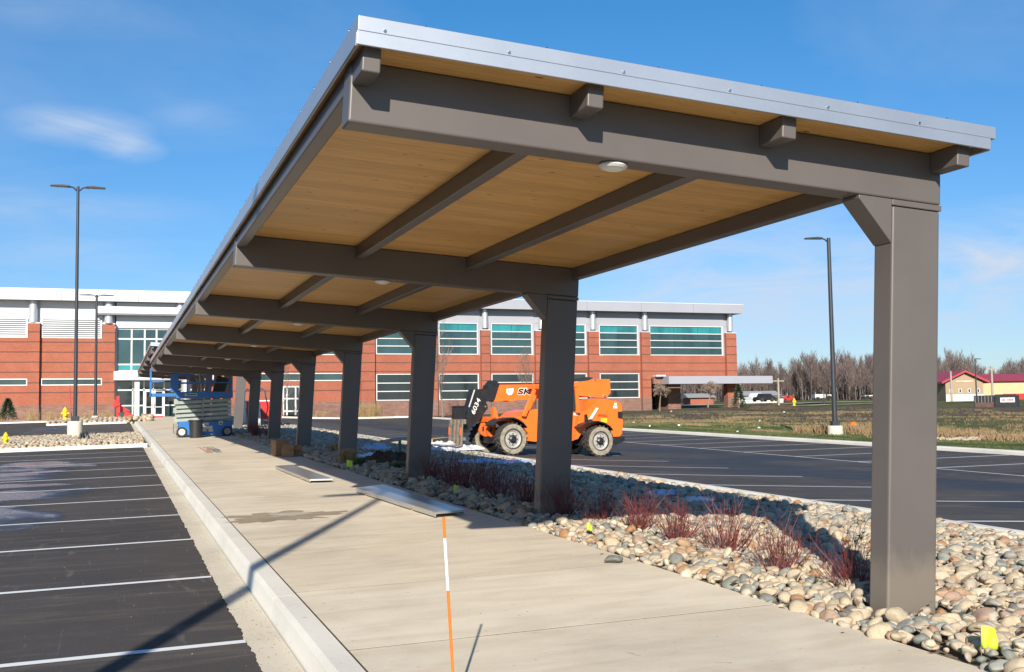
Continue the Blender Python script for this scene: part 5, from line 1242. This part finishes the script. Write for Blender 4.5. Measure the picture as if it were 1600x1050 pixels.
# ------------------------------------------------------------ far buildings, vehicles, poles
def local(px, py, D): v = ray(px, py); return CAM + v * D
def house(name, label, a, b_, depth_, eave, ridge, wallm, roofm, gable_front=False):
    """a, b_: front bottom corners; depth_ away from the camera; ridge along the front unless gable_front"""
    A, B = Vector(a), Vector(b_); u = (B - A); u.z = 0; Ln = u.length; rz = atan2(u.y, u.x); root = empty(name, A, rz); tag(root, label, 'building')
    wl = MB()
    if gable_front: wl.prism([(0, -1), (Ln, -1), (Ln, eave), (Ln / 2, ridge), (0, eave)], 0, depth_)
    else: wl.box(0, Ln, 0, depth_, -1, eave)
    wo = wl.build('wall', M[wallm], root); rf = MB(); o_ = .5
    if gable_front:
        s = (ridge - eave) / (Ln / 2)
        for sg in (0, 1):
            x0, x1 = (-.7, Ln / 2) if sg == 0 else (Ln / 2, Ln + .7); z0, z1 = (eave - .7 * s, ridge) if sg == 0 else (ridge, eave - .7 * s); rf.prism([(x0, z0 + .05), (x1, z1 + .05), (x1, z1 + .35), (x0, z0 + .35)], -.6, depth_ + .5)
    else:
        vs = [(-o_, -o_, eave + .02), (Ln + o_, -o_, eave + .02), (Ln + o_, depth_ / 2, ridge), (-o_, depth_ / 2, ridge), (-o_, depth_ + o_, eave + .02), (Ln + o_, depth_ + o_, eave + .02)]
        rf.add(vs, [(0, 1, 2, 3), (3, 2, 5, 4), (0, 3, 4), (1, 5, 2), (0, 4, 5, 1)])
    rf.build('roof', M[roofm], root); return root, Ln
D = 150
A, B = local(1478, 619, D), local(1537, 619, D); zg = A.z
h1, Ln = house('red_roof_hall', 'tan gabled hall with a dark red roof on the far right', A, B, 12, 2.0, 3.25, 'tan', 'redroof', True)
for fx_ in (.14, .38, .62, .86): w_ = part('window', M['frame'], h1, [(Ln * fx_ - .22, Ln * fx_ + .22, -.06, -.01, .45, 1.0)]); part('pane', M['darkglass'], w_, [(Ln * fx_ - .12, Ln * fx_ + .12, -.09, -.065, .52, .93)])
part('gable_panel', M['ptrim'], h1, [(Ln * .28, Ln * .72, -.05, -.01, 2.0, 2.12)]); part('stone_base', M['ptrim'], h1, [(-.02, Ln + .02, -.08, -.01, -1, .22)])
A, B = local(1535, 619, D + 6), local(1680, 619, D + 6); A.z = B.z = zg; h2, L2 = house('red_roof_hall', 'long cream wing with a dark red roof running off the right edge', A, B, 12, 2.05, 3.3, 'cream', 'redroof'); part('red_base', M['red'], h2, [(L2 * .22, L2, -.08, -.01, -.6, .25)])
A, B = local(1440, 619, D + 8), local(1479, 619, D + 8); A.z = B.z = zg; h3, L3 = house('red_roof_hall', 'low cream wing with a dark red roof just right of the nearest column', A, B, 10, 1.7, 2.9, 'cream', 'redroof'); part('garage_door', M['frame'], h3, [(L3 * .78, L3 * .97, -.06, -.01, 0, 1.35)])
D = 190; A, B = local(1155, 628, D), local(1217, 628, D); h4, L4 = house('low_white_shed', 'long low off white shed beyond the school, cars parked before it', A, B, 9, 1.05, 1.95, 'offwhite', 'greyroof')
A, B = local(1216, 628, D - 1), local(1224, 628, D - 1); h5, L5 = house('shed_annex', 'small off white annex at the right end of the low shed', A, B, 3, .8, 1.0, 'offwhite', 'greyroof')
A, B = local(1079, 630, 185), local(1115, 630, 185); h6, _ = house('red_brick_shed', 'small red brick shed seen through the porch opening', A, B, 8, .9, 1.7, 'brick', 'greyroof')
def car(px, py, D, L__, H, m, label, rz=0, cat='car', kind='sedan'):
    p = local(px, py, D); root = empty('parked_' + cat, p, rz); tag(root, label, cat); h = H
    body = [(0, .25), (0, .55 * h), (.06 * L__, .60 * h), (.24 * L__, .62 * h), (.36 * L__, h), (.72 * L__, h), (.86 * L__, .64 * h), (L__, .58 * h), (L__, .25)] if kind == 'sedan' else [(0, .3), (0, .55 * h), (.22 * L__, .6 * h), (.32 * L__, h), (.55 * L__, h), (.58 * L__, .6 * h), (L__, .6 * h), (L__, .3)]
    b = MB(); b.prism(body, 0, 1.7); b.build('body', m, root, .03)
    b = MB(); b.prism([(.29 * L__, .64 * h), (.38 * L__, .93 * h), (.54 * L__, .93 * h), (.54 * L__, .64 * h)], -.012, 1.712); b.build('window', M['darkglass'], root)
    for x in (.18, .80): b = MB(); b.lathe([(.33, -.02), (.33, .2)], (x * L__, 0, .33), 'y', 14); b.build('wheel', M['tyre'], root)
car(1175, 628, 172, 3.6, 1.45, M['carwhite'], 'white pickup truck parked before the low white shed', .15, 'pickup', 'pickup'); car(1187, 628, 170, 3.2, 1.3, M['bin'], 'dark car parked beside the white pickup', .1, 'car')
car(1224, 628, 200, 2.8, 1.2, M['red'], 'small red car parked right of the low white shed', .1, 'car')
def truck(px0, px1, py0, py1, D, label, m='offwhite'):
    A = local(px0, py1, D); B = local(px1, py1, D); h = local(px0, py0, D).z - A.z; root = empty('box_trailer', A, atan2((B - A).y, (B - A).x)); tag(root, label, 'trailer'); Ln = (B - A).length
    part('box', M[m], root, [(0, Ln, 0, 2.4, .55, h)]); part('rear_door', M['frame'], root, [(Ln * .72, Ln, -.03, -.005, .6, h - .04)])
    for x in (.2, .32, .82): b = MB(); b.lathe([(.38, .0), (.38, .25)], (x * Ln, 0, .38), 'y', 12); b.build('wheel', M['tyre'], root)
truck(1274, 1290, 616, 627, 190, 'grey box truck with a white rear end before the woods'); truck(1293, 1302, 616.5, 624, 200, 'white trailer just left of the right lamp post'); truck(1352, 1366, 617.5, 624, 200, 'white trailer close left of the nearest column')
def upole(px, py0, py1, D, label, arms=1):
    A = local(px, py1, D); h = local(px, py0, D).z - A.z; root = empty('utility_pole', A); tag(root, label, 'utility pole'); b = MB(); b.tube([(0, 0, -1), (0, 0, h)], [.16, .12], 8); b.build('pole', M['woodpole'], root, smooth=True)
    if arms: part('crossarm', M['woodpole'], root, [(-.9, .9, -.06, .06, h - .45, h - .30)])
upole(1217, 591, 629, 150, 'wooden utility pole with a crossarm right of the low shed'); upole(1157, 594, 628, 200, 'pale utility pole left end of the low shed', 0); upole(1551, 572, 618, 140, 'wooden utility pole with crossarm before the cream wing'); upole(1487, 580, 620, 145, 'pale bare pole before the tan gabled hall', 0)
def fpole(px, py0, py1, D, label, head=True):
    A = local(px, py1, D); h = local(px, py0, D).z - A.z; root = empty('street_lamp', A); tag(root, label, 'street lamp'); b = MB(); b.tube([(0, 0, -.5), (0, 0, h)], [.09, .06], 8); b.build('pole', M['post'], root, smooth=True)
    if head: part('lamp_head', M['post'], root, [(.02, .75, -.12, .12, h - .08, h)])
fpole(1526, 560, 622, 120, 'thin dark lamp pole before the tan gabled hall'); fpole(1288, 592, 634, 150, 'far thin dark pole left of the right lamp post', False)
# dumpster pair
p0, p1, p2 = local(1522, 639.5, 98), local(1553, 640.5, 98), local(1589, 640.5, 96)
dm = empty('dumpster', p0, atan2((p2 - p0).y, (p2 - p0).x)); tag(dm, 'black steel dumpster with a white lettered sign on the far grass', 'dumpster'); a1 = (p1 - p0).length; a2 = (p2 - p0).length
part('side_panel', M['dumpster'], dm, [(0, a1 - .02, .0, .08, .05, 1.25)]); part('rusty_panel', mat('rusty bin side', (.11, .06, .05), .8, 0, .3, 3), dm, [(.1, a1 - .12, -.03, -.001, .1, .62)]); part('front_panel', M['dumpster'], dm, [(a1, a2, -.1, .02, .0, 1.32)]); part('back_panel', M['dumpster'], dm, [(0, a2, 1.5, 1.56, .05, 1.25)]); part('end_panel', M['dumpster'], dm, [(a2 - .06, a2, .03, 1.49, .05, 1.25)]); part('end_panel', M['dumpster'], dm, [(0, .06, .09, 1.49, .05, 1.25)])
for k in range(6): part('rib', M['steel'], dm, [(.1 + k * a1 / 6.5, .16 + k * a1 / 6.5, -.05, -.031, .62, 1.2)])
sgn = part('sign', M['white'], dm, [(a1 + .45, a1 + 1.65, -.13, -.105, .60, 1.02)]); lt = part('sign_lettering', M['red'], sgn, [(a1 + .55 + .125 * k, a1 + .63 + .125 * k, -.138, -.131, .72, .90) for k in range(8) if k != 3]); lt['kind'] = 'stuff'
# paths and roads in the distance
def ribbon(name, pts, wd, m, dz=.05):
    vs = []; P = [Vector((*p, 0)) for p in pts]; Q = []
    for i in range(len(P) - 1):
        for t in range(12): Q.append(P[i].lerp(P[i + 1], t / 12))
    Q.append(P[-1])
    for i, q in enumerate(Q):
        d = (Q[min(i + 1, len(Q) - 1)] - Q[max(0, i - 1)]).normalized(); n_ = Vector((-d.y, d.x, 0)) * wd / 2
        for s in (q + n_, q - n_): vs.append((s.x, s.y, max(zt(s.x, s.y), zt(q.x, q.y)) + dz))
    fs = [(2 * i, 2 * i + 1, 2 * i + 3, 2 * i + 2) for i in range(len(Q) - 1)]
    me = bpy.data.meshes.new(name); me.from_pydata(vs, [], fs); me.materials.append(m); o = bpy.data.objects.new(name, me); COL.objects.link(o); o['kind'] = 'structure'
ribbon('path', [(60, 112), (85, 104), (105, 92), (140, 70), (180, 45)], 2.2, M['pavement_far'], .12)
ribbon('road', [(70, 150), (110, 132), (150, 108), (200, 80)], 5, M['pavement_far'], .15)
b = bpy.data.objects.get('ground')
# dirt mound, cattails, white rip rap, litter in the right field
q = atG(1206, 640); o = crumple('dirt_mound', M['soil'], 1206, 640, 2.6, 1.0, .55, 'low dark dirt mound on the bare soil right of the school', 'dirt mound', 12, -.5); o.location.z = zt(q.x, q.y) + .0
def reeds(x0, y0, rx, ry, n, h, sd, name='reeds', m='drytuft'):
    r_ = random.Random(sd); mb = MB()
    for i in range(n):
        a, d = r_.uniform(0, 6.28), sqrt(r_.random()); x, y = x0 + rx * d * cos(a), y0 + ry * d * sin(a); z = zt(x, y) - .03; hh = h * r_.uniform(.5, 1.1); lx_, ly_ = r_.gauss(0, .22) * hh, r_.gauss(0, .22) * hh; w_ = .016
        k = len(mb.v); mb.v += [(x - w_, y, z), (x + w_, y, z), (x + lx_ * .5 + w_, y + ly_ * .5, z + hh * .6), (x + lx_ * .5 - w_, y + ly_ * .5, z + hh * .6), (x + lx_ * 1.3, y + ly_ * 1.3, z + hh)]; mb.f += [(k, k + 1, k + 2, k + 3), (k + 3, k + 2, k + 4)]
    me = bpy.data.meshes.new(name); me.from_pydata(mb.v, [], mb.f); me.materials.append(M[m]); o = bpy.data.objects.new(name, me); COL.objects.link(o); o['kind'] = 'stuff'
for (px, py, rx, ry, n, h) in ((1335, 675, 2.0, 1.5, 900, .6), (1278, 674, 1.2, 1.4, 300, .45), (1420, 681, 2.2, 1.3, 800, .5), (1500, 682, 1.8, 1.2, 700, .45), (1592, 686, 1.6, 1.0, 400, .45)):
    q = atG(px, py); reeds(q.x, q.y, rx, ry, n, h, int(px))
q = atG(1560, 682); rip = []
for _ in range(900):
    a, d = RNG.uniform(0, 6.28), math.sqrt(RNG.random()); x, y = q.x + 3.4 * d * cos(a) * .9 + .8 * d * sin(a), q.y + 2.2 * d * sin(a) - 1.2 * d * cos(a); rip.append((x, y, zt(x, y) + .03, RNG.uniform(.08, .16)))
stone_field(rip, 'rip_rap', 41, None, True, 1)
def tufts(name, m, n, x0, x1, y0, y1, h, sd, cond):
    r_ = random.Random(sd); mb = MB(); c_ = 0
    while c_ < n:
        x = x0 + (x1 - x0) * r_.random() ** 1.7; y = r_.uniform(y0, y1)
        if noise.noise(Vector((x * .25, y * .25, sd))) < cond: 
            if r_.random() > .1: c_ += .25; continue
        z = zt(x, y) - .02; c_ += 1
        for _ in range(3):
            hh = h * r_.uniform(.4, 1.2); a = r_.uniform(0, 6.28); w_ = .012 + x * .0002; ox, oy = r_.gauss(0, .05), r_.gauss(0, .05); k = len(mb.v)
            mb.v += [(x + ox - w_, y + oy, z), (x + ox + w_, y + oy, z), (x + ox + cos(a) * hh * .4, y + oy + sin(a) * hh * .4, z + hh)]; mb.f.append((k, k + 1, k + 2))
    me = bpy.data.meshes.new(name); me.from_pydata(mb.v, [], mb.f); me.materials.append(m); o = bpy.data.objects.new(name, me); COL.objects.link(o); o['kind'] = 'stuff'
tufts('dry_grass', M['drytuft'], 11000, 33, 64, 22, 80, .13, 4, .16); tufts('field_grass', M['grassblade'], 16000, 31, 70, 20, 90, .10, 9, .0); tufts('lawn_grass', M['grassblade'], 22000, 27.15, 40, 20, 80, .06, 6, -.1)
for k, (px, py) in enumerate(((990, 659), (1015, 667), (1049, 645), (1061, 666), (1153, 674), (1186, 667), (1225, 646), (1338, 663), (1187, 658))):
    q = atG(px, py); o = part('litter', M['white'], None, [(-.07, .07, -.04, .04, 0, .09)]); o.location = (q.x, q.y, zt(q.x, q.y)); o.rotation_euler = (.3, .2, k); tag(o, 'small white scrap of litter lying on the bare field right of the forklift', 'litter', 'white litter scraps on the field')
q = atG(1333, 675); o = part('marker_scrap', M['orange'], None, [(-.12, .12, -.05, .05, 0, .28)]); o.location = (q.x, q.y, zt(q.x, q.y) + .3); tag(o, 'small orange scrap in the dry reeds right of the right lamp base', 'litter')
q = atG(1367, 631)
hyd2 = atG(1241, 634); o = hydrant(hyd2.x, hyd2.y, 1.2, 'distant orange yellow hydrant on the grass beyond the dirt field'); o.location.z = zt(hyd2.x, hyd2.y)
